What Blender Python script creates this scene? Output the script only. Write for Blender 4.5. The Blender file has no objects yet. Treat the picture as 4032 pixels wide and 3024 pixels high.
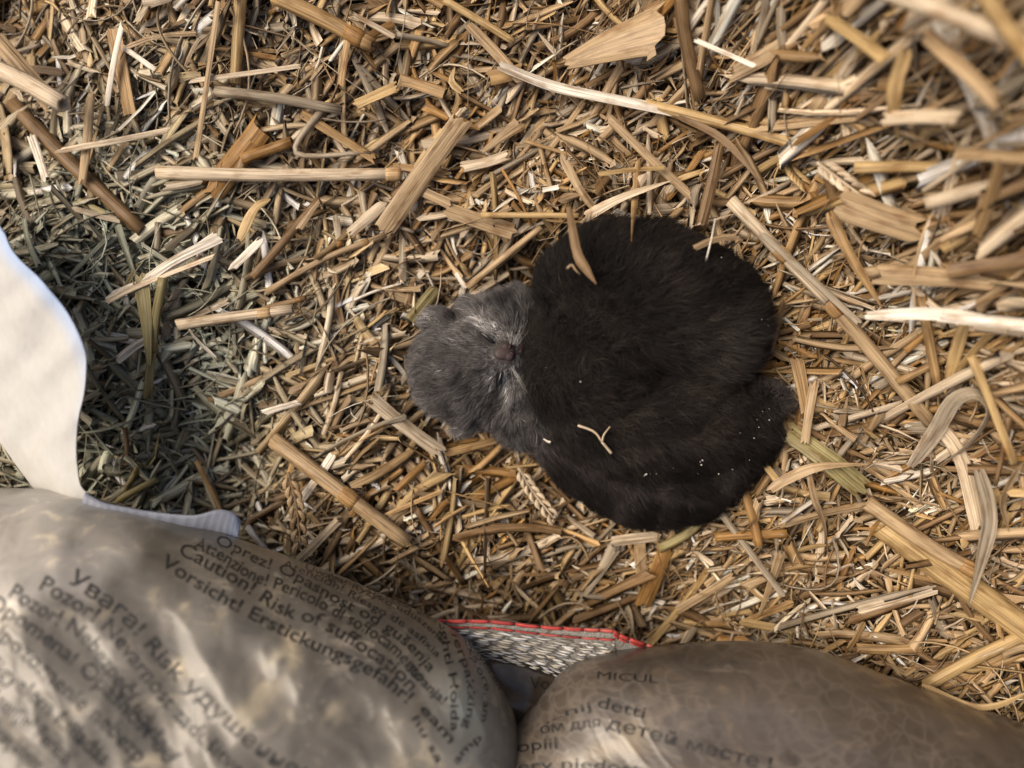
import bpy, bmesh, math, random
import numpy as np
from mathutils import Vector, Matrix
from mathutils.bvhtree import BVHTree

random.seed(7)
rng = np.random.default_rng(11)
scn = bpy.context.scene
col = scn.collection

# ------------------------------------------------------------------ camera, sky, sun, exposure
CAMZ = 0.30
cd = bpy.data.cameras.new('camera')
cam = bpy.data.objects.new('camera', cd); col.objects.link(cam)
cam.location = (0, 0, CAMZ); cam.rotation_euler = (0, 0, 0)
cd.sensor_width = 36; cd.lens = 26
cd.clip_start = 0.005; cd.clip_end = 200
cd.dof.use_dof = True; cd.dof.focus_distance = 0.277; cd.dof.aperture_fstop = 3.6
scn.camera = cam

SUN_EL, SUN_AZ = math.radians(52), math.radians(-72)     # azimuth clockwise from +Y
w = bpy.data.worlds.new("World"); scn.world = w; w.use_nodes = True
nt = w.node_tree; nt.nodes.clear()
sky = nt.nodes.new('ShaderNodeTexSky'); sky.sky_type = 'NISHITA'; sky.sun_disc = False
sky.sun_elevation = SUN_EL; sky.sun_rotation = SUN_AZ; sky.air_density = 1.0; sky.dust_density = 7.0; sky.ozone_density = 0.3
bg = nt.nodes.new('ShaderNodeBackground'); bg.inputs[1].default_value = 0.072
wo = nt.nodes.new('ShaderNodeOutputWorld')
nt.links.new(sky.outputs[0], bg.inputs[0]); nt.links.new(bg.outputs[0], wo.inputs[0])

sl = bpy.data.lights.new('sun', 'SUN'); sl.energy = 2.0; sl.angle = math.radians(42); sl.color = (1.0, 0.87, 0.71)
sun = bpy.data.objects.new('sun', sl); col.objects.link(sun)
sd = Vector((math.sin(SUN_AZ) * math.cos(SUN_EL), math.cos(SUN_AZ) * math.cos(SUN_EL), math.sin(SUN_EL)))
sun.rotation_euler = sd.to_track_quat('Z', 'Y').to_euler(); sun.location = sd * 2
vs = scn.view_settings
vs.view_transform = 'Standard'; vs.look = 'None'; vs.gamma = 1; vs.use_curve_mapping = False; vs.exposure = 0.36

# ------------------------------------------------------------------ pixel helpers
FS = 2912.0                      # focal length in pixels of the 4032 px picture
K = 4032 / 2212.0                # the 2212 px wide overview
def S(px, py, h):                # source pixel, height -> world point
    d = CAMZ - h
    return np.array([(px - 2016) / FS * d, -(py - 1512) / FS * d, h])
def px_of(P):
    d = CAMZ - P[..., 2]
    return P[..., 0] / d * FS + 2016, 1512 - P[..., 1] / d * FS
def sstep(a, b, x):
    t = np.clip((x - a) / (b - a), 0, 1); return t * t * (3 - 2 * t)
_W = [(rng.normal(0, 1, 2), rng.uniform(0, 6.28)) for _ in range(24)]
def wob(x, y, f, n=8, o=0):
    s = 0
    for k in range(n):
        d, p = _W[(k + o) % 24]
        s = s + np.sin(f * (d[0] * x + d[1] * y) + p)
    return s / math.sqrt(n)
def terrain(x, y):
    x = np.asarray(x, float); y = np.asarray(y, float)
    r = np.hypot((x - .032) / 1.15, y + .002)
    h = -.016 * (1 - sstep(.040, .080, r)) + .010 * sstep(.050, .068, r) * (1 - sstep(.075, .110, r)) * sstep(-.02, .05, .8 * x + .6 * y - .02)
    h = h + .080 * sstep(.10, .185, .8 * x + .6 * y) + .048 * sstep(.145, .19, .8 * x + .6 * y)
    h = h + .028 * sstep(.08, .20, x) + .014 * sstep(.05, .16, y)
    h = h - .020 * sstep(-.13, -.2, x) * sstep(.06, .14, y)
    h = h - .020 * sstep(-.055, -.10, y) * (1 - sstep(.06, .14, x))
    h = h - .014 * np.exp(-(((x + .125) / .04) ** 2 + ((y + .035) / .035) ** 2))
    hp = sstep(.11, .17, .8 * x + .6 * y)
    h = h + hp * .0065 * wob(x, y, 95, 8, 11)
    return h + .0022 * wob(x, y, 55) + .0012 * wob(x, y, 140, 8, 5)
def SG(px, py, above=0.0):       # point on the straw under a pixel
    h = 0.0
    for _ in range(30):
        p = S(px, py, h)
        h = .5 * h + .5 * (float(terrain(p[0], p[1])) + above)
    return S(px, py, h)

# ------------------------------------------------------------------ object helpers
def tag(o, label=None, cat=None, group=None, kind=None):
    for k, v in (('label', label), ('category', cat), ('group', group), ('kind', kind)):
        if v: o[k] = v
    return o
def link(name, data, parent=None, mat=None):
    o = bpy.data.objects.new(name, data); col.objects.link(o)
    if mat is not None: data.materials.append(mat)
    if parent is not None: o.parent = parent
    return o
def mesh_np(name, V, F4, tint=None, grain=None, smooth=True):
    """V (n,3), F4 list/array of faces (equal size array or list of lists)"""
    me = bpy.data.meshes.new(name)
    V = np.asarray(V, np.float32)
    if isinstance(F4, np.ndarray):
        nf, k = F4.shape
        me.vertices.add(len(V)); me.vertices.foreach_set('co', V.ravel())
        me.loops.add(nf * k); me.loops.foreach_set('vertex_index', F4.astype(np.int32).ravel())
        me.polygons.add(nf)
        me.polygons.foreach_set('loop_start', np.arange(0, nf * k, k, dtype=np.int32))
        me.update(calc_edges=True)
    else:
        me.from_pydata(V.tolist(), [], F4); me.update()
    if smooth: me.polygons.foreach_set('use_smooth', np.ones(len(me.polygons), bool))
    if tint is not None:
        a = me.attributes.new('tint', 'FLOAT_COLOR', 'POINT')
        t = np.ones((len(V), 4), np.float32); t[:, :3] = tint
        a.data.foreach_set('color', t.ravel())
    if grain is not None:
        a = me.attributes.new('grain', 'FLOAT_VECTOR', 'POINT')
        a.data.foreach_set('vector', np.asarray(grain, np.float32).ravel())
    return me
def baked(o):                     # apply modifiers
    dg = bpy.context.evaluated_depsgraph_get(); dg.update()
    me = bpy.data.meshes.new_from_object(o.evaluated_get(dg))
    return me

# ------------------------------------------------------------------ materials
def new_mat(name):
    m = bpy.data.materials.new(name); m.use_nodes = True
    n = m.node_tree.nodes; b = n['Principled BSDF']
    return m, n, m.node_tree.links, b
def nd(n, t, **kw):
    x = n.new(t)
    for k, v in kw.items(): setattr(x, k, v)
    return x
def ramp(n, stops):
    r = n.new('ShaderNodeValToRGB'); e = r.color_ramp.elements
    e[0].position, e[0].color = stops[0][0], (*stops[0][1], 1)
    e[1].position, e[1].color = stops[-1][0], (*stops[-1][1], 1)
    for p, c in stops[1:-1]:
        q = e.new(p); q.color = (*c, 1)
    return r
def g3(v): return (v, v, v)

def straw_material(name, rough=.5):
    m, n, l, b = new_mat(name)
    t = nd(n, 'ShaderNodeAttribute', attribute_name='tint')
    g = nd(n, 'ShaderNodeAttribute', attribute_name='grain')
    mp = nd(n, 'ShaderNodeMapping'); mp.inputs['Scale'].default_value = (.05, 1.9, 13.7)
    l.new(g.outputs['Vector'], mp.inputs['Vector'])
    s = nd(n, 'ShaderNodeTexNoise'); s.inputs['Scale'].default_value = 1.0; s.inputs['Detail'].default_value = 3
    l.new(mp.outputs[0], s.inputs['Vector'])
    r = ramp(n, [(.30, (.50, .46, .42)), (.47, (.92, .91, .90)), (.70, (1.38, 1.38, 1.38))])
    l.new(s.outputs[0], r.inputs[0])
    mp2 = nd(n, 'ShaderNodeMapping'); mp2.inputs['Scale'].default_value = (.11, .35, 7.3)
    l.new(g.outputs['Vector'], mp2.inputs['Vector'])
    s2 = nd(n, 'ShaderNodeTexNoise'); s2.inputs['Scale'].default_value = 1.0; s2.inputs['Detail'].default_value = 4
    l.new(mp2.outputs[0], s2.inputs['Vector'])
    r2 = ramp(n, [(.30, (.62, .52, .42)), (.48, g3(1.0)), (.75, (1.12, 1.1, 1.06))])
    l.new(s2.outputs[0], r2.inputs[0])
    a1 = nd(n, 'ShaderNodeMix', data_type='RGBA', blend_type='MULTIPLY'); a1.inputs[0].default_value = 1
    l.new(t.outputs['Color'], a1.inputs[6]); l.new(r.outputs[0], a1.inputs[7])
    a2 = nd(n, 'ShaderNodeMix', data_type='RGBA', blend_type='MULTIPLY'); a2.inputs[0].default_value = 1
    l.new(a1.outputs[2], a2.inputs[6]); l.new(r2.outputs[0], a2.inputs[7])
    l.new(a2.outputs[2], b.inputs['Base Color'])
    b.inputs['Roughness'].default_value = rough; b.inputs['Specular IOR Level'].default_value = .35
    bp = nd(n, 'ShaderNodeBump'); bp.inputs['Strength'].default_value = .5; bp.inputs['Distance'].default_value = .0004
    l.new(s.outputs[0], bp.inputs['Height']); l.new(bp.outputs[0], b.inputs['Normal'])
    return m
M_STRAW = straw_material('straw', .45)

def plain(name, c, rough=.5, spec=.4, coat=0):
    m, n, l, b = new_mat(name)
    tx = nd(n, 'ShaderNodeTexCoord'); no = nd(n, 'ShaderNodeTexNoise'); no.inputs['Scale'].default_value = 350; no.inputs['Detail'].default_value = 4
    l.new(tx.outputs['Object'], no.inputs['Vector'])
    r = ramp(n, [(.3, tuple(.8 * x for x in c)), (.7, tuple(min(1, 1.15 * x) for x in c))]); l.new(no.outputs[0], r.inputs[0])
    l.new(r.outputs[0], b.inputs['Base Color'])
    b.inputs['Roughness'].default_value = rough; b.inputs['Specular IOR Level'].default_value = spec; b.inputs['Coat Weight'].default_value = coat
    return m
M_SOIL = plain('dark_litter', (.085, .055, .030), .9, .1)
M_GROUND = plain('barn_floor', (.12, .095, .07), .9, .1)

def fur_material(name):
    m, n, l, b = new_mat(name)
    t = nd(n, 'ShaderNodeAttribute', attribute_name='tint')
    l.new(t.outputs['Color'], b.inputs['Base Color'])
    b.inputs['Roughness'].default_value = .6; b.inputs['Specular IOR Level'].default_value = .16
    return m
M_FUR = fur_material('fur')
M_BSKIN = plain('black_skin', (.012, .010, .009), .8, .1)
M_GSKIN = plain('grey_skin', (.06, .052, .050), .7, .2)
M_NOSE = plain('nose_leather', (.064, .042, .041), .5, .35)
M_DARK = plain('dark_opening', (.02, .008, .008), .4, .4)
M_EYE = plain('wet_eye', (.006, .006, .007), .14, .5, .3)

# ------------------------------------------------------------------ ground and straw bed
bmg = bmesh.new(); bmesh.ops.create_grid(bmg, x_segments=8, y_segments=8, size=60)
me = bpy.data.meshes.new('ground'); bmg.to_mesh(me); bmg.free()
o = link('ground', me, mat=M_GROUND); o.location.z = -.06; tag(o, kind='structure')

nx, ny = 150, 130
X, Y = np.meshgrid(np.linspace(-.32, .32, nx), np.linspace(-.26, .28, ny), indexing='ij')
Z = terrain(X, Y) - .002
ed = np.minimum(np.minimum(X + .32, .32 - X), np.minimum(Y + .26, .28 - Y))
Z = np.where(ed < .002, -.061, Z)
idx = np.arange(nx * ny).reshape(nx, ny)
Q = np.stack([idx[:-1, :-1], idx[1:, :-1], idx[1:, 1:], idx[:-1, 1:]], -1).reshape(-1, 4)
o = link('straw_bed', mesh_np('straw_bed', np.stack([X, Y, Z], -1).reshape(-1, 3), Q), mat=M_SOIL)
tag(o, kind='structure')

# ------------------------------------------------------------------ kittens: bodies
def blob_mesh(name, parts, voxel=.0013, smooth=4):
    bm = bmesh.new()
    for p in parts:
        c, r = p[0], p[1]; rot = p[2] if len(p) > 2 else Matrix.Identity(4)
        mtx = Matrix.Translation(Vector(c)) @ rot @ Matrix.Diagonal((*[x for x in r], 1))
        bmesh.ops.create_icosphere(bm, subdivisions=4, radius=1, matrix=mtx)
    me = bpy.data.meshes.new(name); bm.to_mesh(me); bm.free()
    o = bpy.data.objects.new(name, me); col.objects.link(o)
    md = o.modifiers.new('r', 'REMESH'); md.mode = 'VOXEL'; md.voxel_size = voxel
    ms = o.modifiers.new('s', 'SMOOTH'); ms.iterations = smooth; ms.factor = .5
    out = baked(o); bpy.data.objects.remove(o); out.name = name
    out.polygons.foreach_set('use_smooth', np.ones(len(out.polygons), bool))
    out.materials.clear()
    return out
def rz(a): return Matrix.Rotation(math.radians(a), 4, 'Z')
def rot(a, ax): return Matrix.Rotation(math.radians(a), 4, ax)

mm = .001
BK = [(S(2560, 1190, .021), (43*mm, 27.5*mm, 28*mm), rz(-13)),
      (S(2560, 1655, .013), (42*mm, 25*mm, 26*mm), rz(-3)),
      (S(2330, 1420, .020), (25*mm, 30*mm, 25*mm)),
      (S(2815, 1280, .022), (18*mm, 19.5*mm, 23*mm)),
      (S(2885, 1690, .009), (16.5*mm, 16.5*mm, 19*mm)),
      (S(3005, 1580, .017), (8.5*mm, 8*mm, 9*mm)),
      (S(3030, 1560, .026), (4.6*mm, 5*mm, 2.2*mm), rot(35, 'Y'))]
GK = [(S(1812, 1462, .012), (18.5*mm, 20.0*mm, 19*mm), rz(18)),
      (S(1880, 1430, .016), (15*mm, 17*mm, 16*mm), rz(18)),
      (S(1985, 1405, .021), (8.5*mm, 8.5*mm, 10.5*mm), rz(18)),
      (S(2035, 1420, .017), (7*mm, 10*mm, 10*mm), rz(18)),
      (S(1975, 1290, .013), (11*mm, 9*mm, 12*mm)),
      (S(2030, 1535, .013), (12*mm, 11*mm, 13*mm)),
      (S(1885, 1250, .008), (11*mm, 8*mm, 11*mm)),
      (S(1697, 1250, .016), (5.0*mm, 4.4*mm, 1.7*mm), rz(42) @ rot(-35, 'X') @ rot(15, 'Y')),
      (S(1745, 1285, .012), (7.5*mm, 6.5*mm, 7*mm)),
      (S(1846, 1642, .010), (6.5*mm, 5.5*mm, 7*mm)),
      (S(1955, 1232, .008), (11*mm, 8*mm, 11*mm)),
      (S(2040, 1220, .006), (9*mm, 9*mm, 9*mm)),
      (S(1822, 1678, .014), (4.6*mm, 4.6*mm, 1.7*mm), rz(-8) @ rot(35, 'X')),
      (S(1960, 1610, .008), (12*mm, 9*mm, 12*mm)),
      (S(2040, 1640, .008), (11*mm, 11*mm, 12*mm)),
      (S(2110, 1640, .009), (14*mm, 13*mm, 14*mm)),
      (S(2225, 1700, .009), (15*mm, 14*mm, 15*mm)),
      (S(2290, 1755, .008), (16*mm, 15*mm, 16*mm)),
      (S(2350, 1800, .008), (18*mm, 17*mm, 17*mm)),
      (S(2435, 1850, .008), (19*mm, 17.2*mm, 17.5*mm)),
      (S(2520, 1885, .008), (20*mm, 17.5*mm, 18*mm)),
      (S(2605, 1880, .008), (20*mm, 19*mm, 18.5*mm)),
      (S(2690, 1860, .008), (20*mm, 19.5*mm, 19*mm)),
      (S(2750, 1820, .008), (19*mm, 19*mm, 18.5*mm)),
      (S(2800, 1790, .007), (18*mm, 18*mm, 18*mm))]
black = link('kitten', blob_mesh('black_kitten_body', BK), mat=M_BSKIN)
tag(black, 'black fluffy kitten curled up on top of the grey kitten, face hidden', 'kitten', 'newborn kittens in the straw nest')
grey = link('kitten', blob_mesh('grey_kitten_body', GK, .0010, 3), mat=M_GSKIN)
tag(grey, 'grey kitten with closed eyes and pinkish nose, its head lying bare on the straw', 'kitten', 'newborn kittens in the straw nest')

def bvh_of(me):
    vs_ = [v.co.copy() for v in me.vertices]
    return BVHTree.FromPolygons(vs_, [tuple(p.vertices) for p in me.polygons])
BV_B, BV_G = bvh_of(black.data), bvh_of(grey.data)
CAMP = Vector((0, 0, CAMZ))
def hit(bv, px, py, off=0.0):
    d = Vector(((px - 2016) / FS, -(py - 1512) / FS, -1)).normalized()
    loc, nor, i, dist = bv.ray_cast(CAMP, d)
    if loc is None: return None, None
    return loc - d * off, nor
ELL = [(np.array(p[0]), np.array(p[1]), np.array((p[2] if len(p) > 2 else Matrix.Identity(4)).to_3x3())) for p in BK + GK]
def in_kitten(P, grow=1.06):
    """P (n,3): inside (or right on top of) a kitten"""
    r = np.zeros(len(P), bool)
    for c, s, R in ELL:
        q = (P - c) @ R / (s * grow + .0015)
        q[:, 2] = np.where(P[:, 2] > c[2], q[:, 2] * .75, q[:, 2])
        r |= (q ** 2).sum(1) < 1
    return r

# ------------------------------------------------------------------ kittens: fur
def fur(name, me, n, length, flow, tintf, parent, keep=None, r0=3.2e-5, lift=.5, seed=1):
    g = np.random.default_rng(seed)
    me.calc_loop_triangles()
    nv = len(me.vertices); co = np.empty(nv * 3, np.float32); me.vertices.foreach_get('co', co); co = co.reshape(-1, 3).astype(float)
    no = np.empty(nv * 3, np.float32); me.vertices.foreach_get('normal', no); no = no.reshape(-1, 3).astype(float)
    nt_ = len(me.loop_triangles); tr = np.empty(nt_ * 3, np.int32); me.loop_triangles.foreach_get('vertices', tr); tr = tr.reshape(-1, 3)
    a = np.linalg.norm(np.cross(co[tr[:, 1]] - co[tr[:, 0]], co[tr[:, 2]] - co[tr[:, 0]]), axis=1)
    nz = no[tr].mean(1)[:, 2]
    a = a * np.where(nz < -.45, .0, 1)
    t = tr[g.choice(nt_, n, p=a / a.sum())]
    u, v = g.random(n), g.random(n); f = u + v > 1; u[f] = 1 - u[f]; v[f] = 1 - v[f]
    P = co[t[:, 0]] * (1 - u - v)[:, None] + co[t[:, 1]] * u[:, None] + co[t[:, 2]] * v[:, None]
    N = no[t[:, 0]] * (1 - u - v)[:, None] + no[t[:, 1]] * u[:, None] + no[t[:, 2]] * v[:, None]
    N /= np.linalg.norm(N, axis=1)[:, None] + 1e-9
    if keep is not None:
        k = keep(P); P, N = P[k], N[k]; n = len(P)
    D = flow(P)
    x, y, z = P.T
    # tufts: neighbouring hairs lean together
    jx = wob(x, y + z, 520, 8, 3) * .30 + wob(x + z, y, 1500, 8, 9) * .42
    jy = wob(x + z, y, 470, 8, 7) * .30 + wob(x, y + z, 1400, 8, 13) * .42
    D = D + np.stack([jx, jy, 0 * jx], 1) + g.normal(0, .22, (n, 3))
    D -= N * (D * N).sum(1)[:, None]
    D /= np.linalg.norm(D, axis=1)[:, None] + 1e-9
    L = length(P) * g.uniform(.6, 1.15, n)
    lf = np.clip(lift + g.normal(0, .14, n) + .22 * wob(x + z, y + z, 700, 8, 15), .1, 1.3)
    pts = []
    for s in (0, .33, .67, 1.0):
        up = lf * (s - .38 * s * s); al = (s * .55 + .45 * s * s)
        pts.append(P + L[:, None] * (N * up[:, None] + D * al * .85) - (N * .0004 if s == 0 else 0))
    pts = np.stack(pts, 1)
    cu = bpy.data.hair_curves.new(name); cu.add_curves([4] * n)
    cu.attributes['position'].data.foreach_set('vector', pts.astype(np.float32).ravel()) if 'position' in cu.attributes else cu.position_data.foreach_set('vector', pts.astype(np.float32).ravel())
    ra = cu.attributes.get('radius') or cu.attributes.new('radius', 'FLOAT', 'POINT')
    rr = np.tile(np.array([1.0, .9, .65, .15]) * r0, (n, 1)); ra.data.foreach_set('value', rr.astype(np.float32).ravel())
    c = tintf(P, g) ; c4 = np.ones((n, 4, 4), np.float32); c4[:, :, :3] = c[:, None, :]
    c4[:, 2, :3] *= 1.08; c4[:, 3, :3] *= 1.25
    ta = cu.attributes.new('tint', 'FLOAT_COLOR', 'POINT'); ta.data.foreach_set('color', c4.ravel())
    return link(name, cu, parent, M_FUR)

def gauss(px, py, cx, cy, rx, ry, a=0):
    a = math.radians(a); dx, dy = px - cx, py - cy
    u = dx * math.cos(a) + dy * math.sin(a); v = -dx * math.sin(a) + dy * math.cos(a)
    return np.exp(-((u / rx) ** 2 + (v / ry) ** 2))

def flow_black(P):
    px, py = px_of(P)
    d = np.stack([(px - 2150) / 500, -(py - 1330) / 420, np.full(len(P), -.15)], 1)
    lo = sstep(1470, 1540, py + .0 * px)
    d2 = np.stack([np.full(len(P), .9), -.2 - (py - 1600) / 500, np.full(len(P), -.1)], 1)
    up = d * (1 - lo)[:, None] + d2 * lo[:, None]
    e = gauss(px, py, 3015, 1545, 110, 110)
    dr = np.stack([(px - 3030) / 60, -(py - 1570) / 60, 0 * px], 1)
    return up * (1 - e)[:, None] + dr * e[:, None]
def tint_black(P, g):
    px, py = px_of(P); n = len(P)
    base = np.array([.0102, .0088, .0080]) * np.ones((n, 3))
    brown = .6 + .55 * wob(px, py, .011, 6, 2) + .45 * wob(px * .7 + py * .3, py, .035, 8, 10) + .4 * wob(px * .6, py, .11, 8, 3)
    base = base * (1 + np.clip(brown, 0, 2)[:, None] * np.array([.95, .82, .74]))
    base += gauss(px, py, 2830, 1400, 200, 150, -20)[:, None] * np.array([.026, .0220, .0195])      # browner rump
    st = np.sin((py + .10 * px) / 26 + 1.4 * wob(px, py, .006, 5, 4)); base += (np.clip(st, 0, 1) * sstep(1560, 1650, py))[:, None] * np.array([.010, .0085, .0080])
    base += (gauss(px, py, 3070, 1530, 55, 75)[:, None] - .6 * gauss(px, py, 3030, 1565, 30, 34)[:, None]).clip(0) * np.array([.075, .066, .063])
    return base * g.lognormal(0, .5, n)[:, None]
fur('fur', black.data, 95000, lambda P: (np.full(len(P), .0062) + .0016 * gauss(*px_of(P), 2800, 1380, 240, 90) + .002 * sstep(.012, .0, P[:, 2])) * (1 - .6 * gauss(*px_of(P), 2900, 1520, 180, 28)) * (1 + .25 * wob(P[:, 0], P[:, 1] + P[:, 2], 260, 8, 4)), flow_black, tint_black, black, r0=6e-5, lift=.6, seed=3)

NOSE = (1990, 1386)
E1, E2 = (1915, 1334), (1962, 1486)
def flow_grey(P):
    px, py = px_of(P)
    hd = 1 - sstep(2090, 2220, px + .35 * (py - 1600))
    rx, ry = px - (NOSE[0] + 30), py - NOSE[1]
    r = np.hypot(rx, ry) + 1
    d1 = np.stack([rx / r - .25, -ry / r, np.full(len(P), -.1)], 1)
    d2 = np.stack([np.full(len(P), .8), np.full(len(P), -.75), np.full(len(P), -.2)], 1)
    return d1 * hd[:, None] + d2 * (1 - hd)[:, None]
def len_grey(P):
    px, py = px_of(P)
    L = .0034 + .0018 * sstep(80, 330, np.hypot(px - NOSE[0], py - NOSE[1]))
    L = L * (1 - .70 * gauss(px, py, *NOSE, 75, 70)) * (1 - .55 * gauss(px, py, *E1, 50, 34, 40)) * (1 - .55 * gauss(px, py, *E2, 30, 48))
    L = L * (1 - .45 * gauss(px, py, 1697, 1250, 40, 40)) * (1 - .45 * gauss(px, py, 1822, 1680, 34, 34)) * (1 + .3 * wob(px, py, .05, 8, 5))
    return L
def tint_grey(P, g):
    px, py = px_of(P); n = len(P)
    c = np.array([.118, .110, .109]) * np.ones((n, 3))
    m = wob(px, py, .022, 8, 1) * .22 + wob(px * .6, py, .07, 8, 6) * .25
    c = c * (1 + m)[:, None]
    bands = np.sin((np.hypot(px - 2120, (py - 1330) * .9)) / 30 + .8 * wob(px, py, .012, 6, 3))
    c = c * (1 - .20 * np.clip(bands, 0, 1) * (px < 1900))[:, None]
    lt = np.array([.40, .39, .38])
    for (cx, cy, rx_, ry_, a, k) in ((1898, 1288, 17, 60, -38, 1.0), (1952, 1298, 46, 26, 25, .8), (1992, 1512, 17, 56, -5, 1.15), (1937, 1492, 15, 45, 10, .9),
                                     (2040, 1485, 45, 85, 0, .22), (1945, 1400, 45, 40, 0, .35), (1690, 1250, 34, 30, 0, .6), (1800, 1700, 26, 24, 0, .35), (2040, 1330, 45, 30, 0, .5)):
        c = c + gauss(px, py, cx, cy, rx_, ry_, a)[:, None] * lt * k
    for (cx, cy, rx_, ry_, a, k) in ((2000, 1215, 55, 40, 20, .75), (E1[0] + 5, E1[1] + 6, 52, 15, 42, .88), (E2[0] - 2, E2[1], 13, 40, 8, .85), (1830, 1440, 90, 40, 30, .25),
                                     (1740, 1600, 70, 40, 40, .25), (2080, 1520, 30, 110, 0, .55), (1965, 1560, 26, 50, 0, .45)):
        c = c * (1 - k * gauss(px, py, cx, cy, rx_, ry_, a))[:, None]
    bd = sstep(2040, 2290, px + .55 * (py - 1620))                       # neck to body: dark brown-black
    stripe = gauss(px, py, 2290, 1835, 160, 14, 28) * .9 + gauss(px, py, 2600, 1945, 150, 14, 8) * .8
    body = (np.array([.020, .0165, .0155]) * np.ones((n, 3))) * (1 + .6 * np.clip(wob(px, py, .018, 6, 5), -.8, 2)[:, None]) + stripe[:, None] * np.array([.035, .027, .028])
    c = c * (1 - bd)[:, None] + body * bd[:, None]
    return np.clip(c * (1 + .22 * wob(px, py, .16, 8, 12))[:, None], .006, .6) * g.lognormal(0, .45, n)[:, None]
def keep_grey(P):
    px, py = px_of(P)
    r = ((px - NOSE[0]) / 40) ** 2 + ((py - NOSE[1]) / 40) ** 2 < 1
    for cx, cy, a, L_ in ((E1[0] + 3, E1[1] + 2, 42, 34), (E2[0], E2[1] + 2, 99, 30)):
        c_, s_ = math.cos(math.radians(a)), math.sin(math.radians(a)); u = (px - cx) * c_ + (py - cy) * s_; v = (py - cy) * c_ - (px - cx) * s_
        r |= (u / L_) ** 2 + (v / 7.5) ** 2 < 1
    return ~r
fur('fur', grey.data, 80000, len_grey, flow_grey, tint_grey, grey, keep_grey, r0=5.5e-5, lift=.42, seed=5)

# nose, eyes, mouth, ears' whiskers
def ell_mesh(name, c, r, R, mat, parent, sub=3):
    bm = bmesh.new(); bmesh.ops.create_icosphere(bm, subdivisions=sub, radius=1, matrix=Matrix.Translation(c) @ R @ Matrix.Diagonal((*r, 1)))
    me = bpy.data.meshes.new(name); bm.to_mesh(me); bm.free()
    me.polygons.foreach_set('use_smooth', np.ones(len(me.polygons), bool))
    return link(name, me, parent, mat)
def frame_on(nor, ang):           # x axis along picture angle (deg, counter-clockwise from right), z along normal
    x = Vector((math.cos(math.radians(ang)), math.sin(math.radians(ang)), 0)); z = nor.normalized()
    x = (x - z * x.dot(z)).normalized(); y = z.cross(x)
    return Matrix((x, y, z)).transposed().to_4x4()
p, nn = hit(BV_G, *NOSE)
FR = frame_on(nn, 18)
def nz(x, y, z): return p + (FR @ Vector((x * mm, y * mm, z * mm)).to_4d()).to_3d() if False else p + FR.to_3x3() @ Vector((x * mm, y * mm, z * mm))
nose = link('nose', blob_mesh('nose', [(nz(-.8, 0, -.3), (3.4*mm, 2.6*mm, 1.2*mm), FR), (nz(.9, 1.9, -.5), (1.9*mm, 1.6*mm, 1.3*mm), FR), (nz(.9, -1.9, -.5), (1.9*mm, 1.6*mm, 1.3*mm), FR), (nz(1.9, 0, -.7), (1.6*mm, 1.5*mm, 1.0*mm), FR)], .00035, 2), grey, M_NOSE)
for (ax, ay, an) in ((2.3, 1.35, 40), (2.3, -1.35, -40)):
    ell_mesh('nostril', nz(ax, ay, .35), (1.2*mm, .6*mm, .55*mm), FR @ rot(an, 'Z'), M_DARK, nose, 2)
q, qn = hit(BV_G, 2050, 1372)
ell_mesh('mouth', q + qn * .0006, (2.8*mm, .55*mm, .5*mm), frame_on(qn, 40), plain('mouth_red', (.055, .016, .016), .4, .5), grey, 2)
for (ex, ey, ang, L) in ((E1[0] + 3, E1[1] + 2, -42, 3.0), (E2[0], E2[1] + 2, -99, 2.6)):
    q, qn = hit(BV_G, ex, ey)
    ell_mesh('eye', q + qn * .0008, (L*mm * 1.15, .6*mm, .8*mm), frame_on(qn, ang), M_EYE, grey, 3)

wp, wr_ = [], []
for k in range(18):
    sgn = 1 if k % 2 else -1
    sx_, sy_ = 2020 + random.uniform(-14, 14), 1400 + sgn * random.uniform(34, 60)
    q, qn = hit(BV_G, sx_, sy_)
    if q is None: continue
    d_ = (Vector((random.uniform(-.5, .6), -sgn * random.uniform(.6, 1), .35)) + qn * .5).normalized(); L_ = random.uniform(.008, .014)
    for t_ in (0, .33, .67, 1): wp.append(q + d_ * L_ * t_ + Vector((0, 0, -.004)) * t_ * t_); wr_.append(4.5e-5 * (1 - .7 * t_))
wc = bpy.data.hair_curves.new('whiskers'); wc.add_curves([4] * (len(wp) // 4))
wc.attributes['position'].data.foreach_set('vector', np.array([v[:] for v in wp], np.float32).ravel()) if 'position' in wc.attributes else wc.position_data.foreach_set('vector', np.array([v[:] for v in wp], np.float32).ravel())
(wc.attributes.get('radius') or wc.attributes.new('radius', 'FLOAT', 'POINT')).data.foreach_set('value', np.array(wr_, np.float32))
ta = wc.attributes.new('tint', 'FLOAT_COLOR', 'POINT'); ta.data.foreach_set('color', np.tile(np.array([.5, .48, .46, 1], np.float32), len(wp)))
link('whiskers', wc, grey, M_FUR)

# ------------------------------------------------------------------ straw building
COL = {'tan': (.42, .302, .175), 'golden': (.485, .34, .16), 'pale': (.615, .505, .365), 'white': (.78, .72, .62), 'amber': (.33, .185, .062),
       'brown': (.215, .135, .066), 'grey': (.36, .30, .22), 'green': (.30, .255, .12), 'dark': (.13, .085, .045), 'honey': (.395, .255, .117)}
WORD = {'tan': 'tan', 'golden': 'golden', 'pale': 'pale', 'white': 'whitish', 'amber': 'amber', 'brown': 'brown', 'grey': 'greyish', 'green': 'greenish', 'dark': 'dark brown', 'honey': 'honey coloured'}

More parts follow.
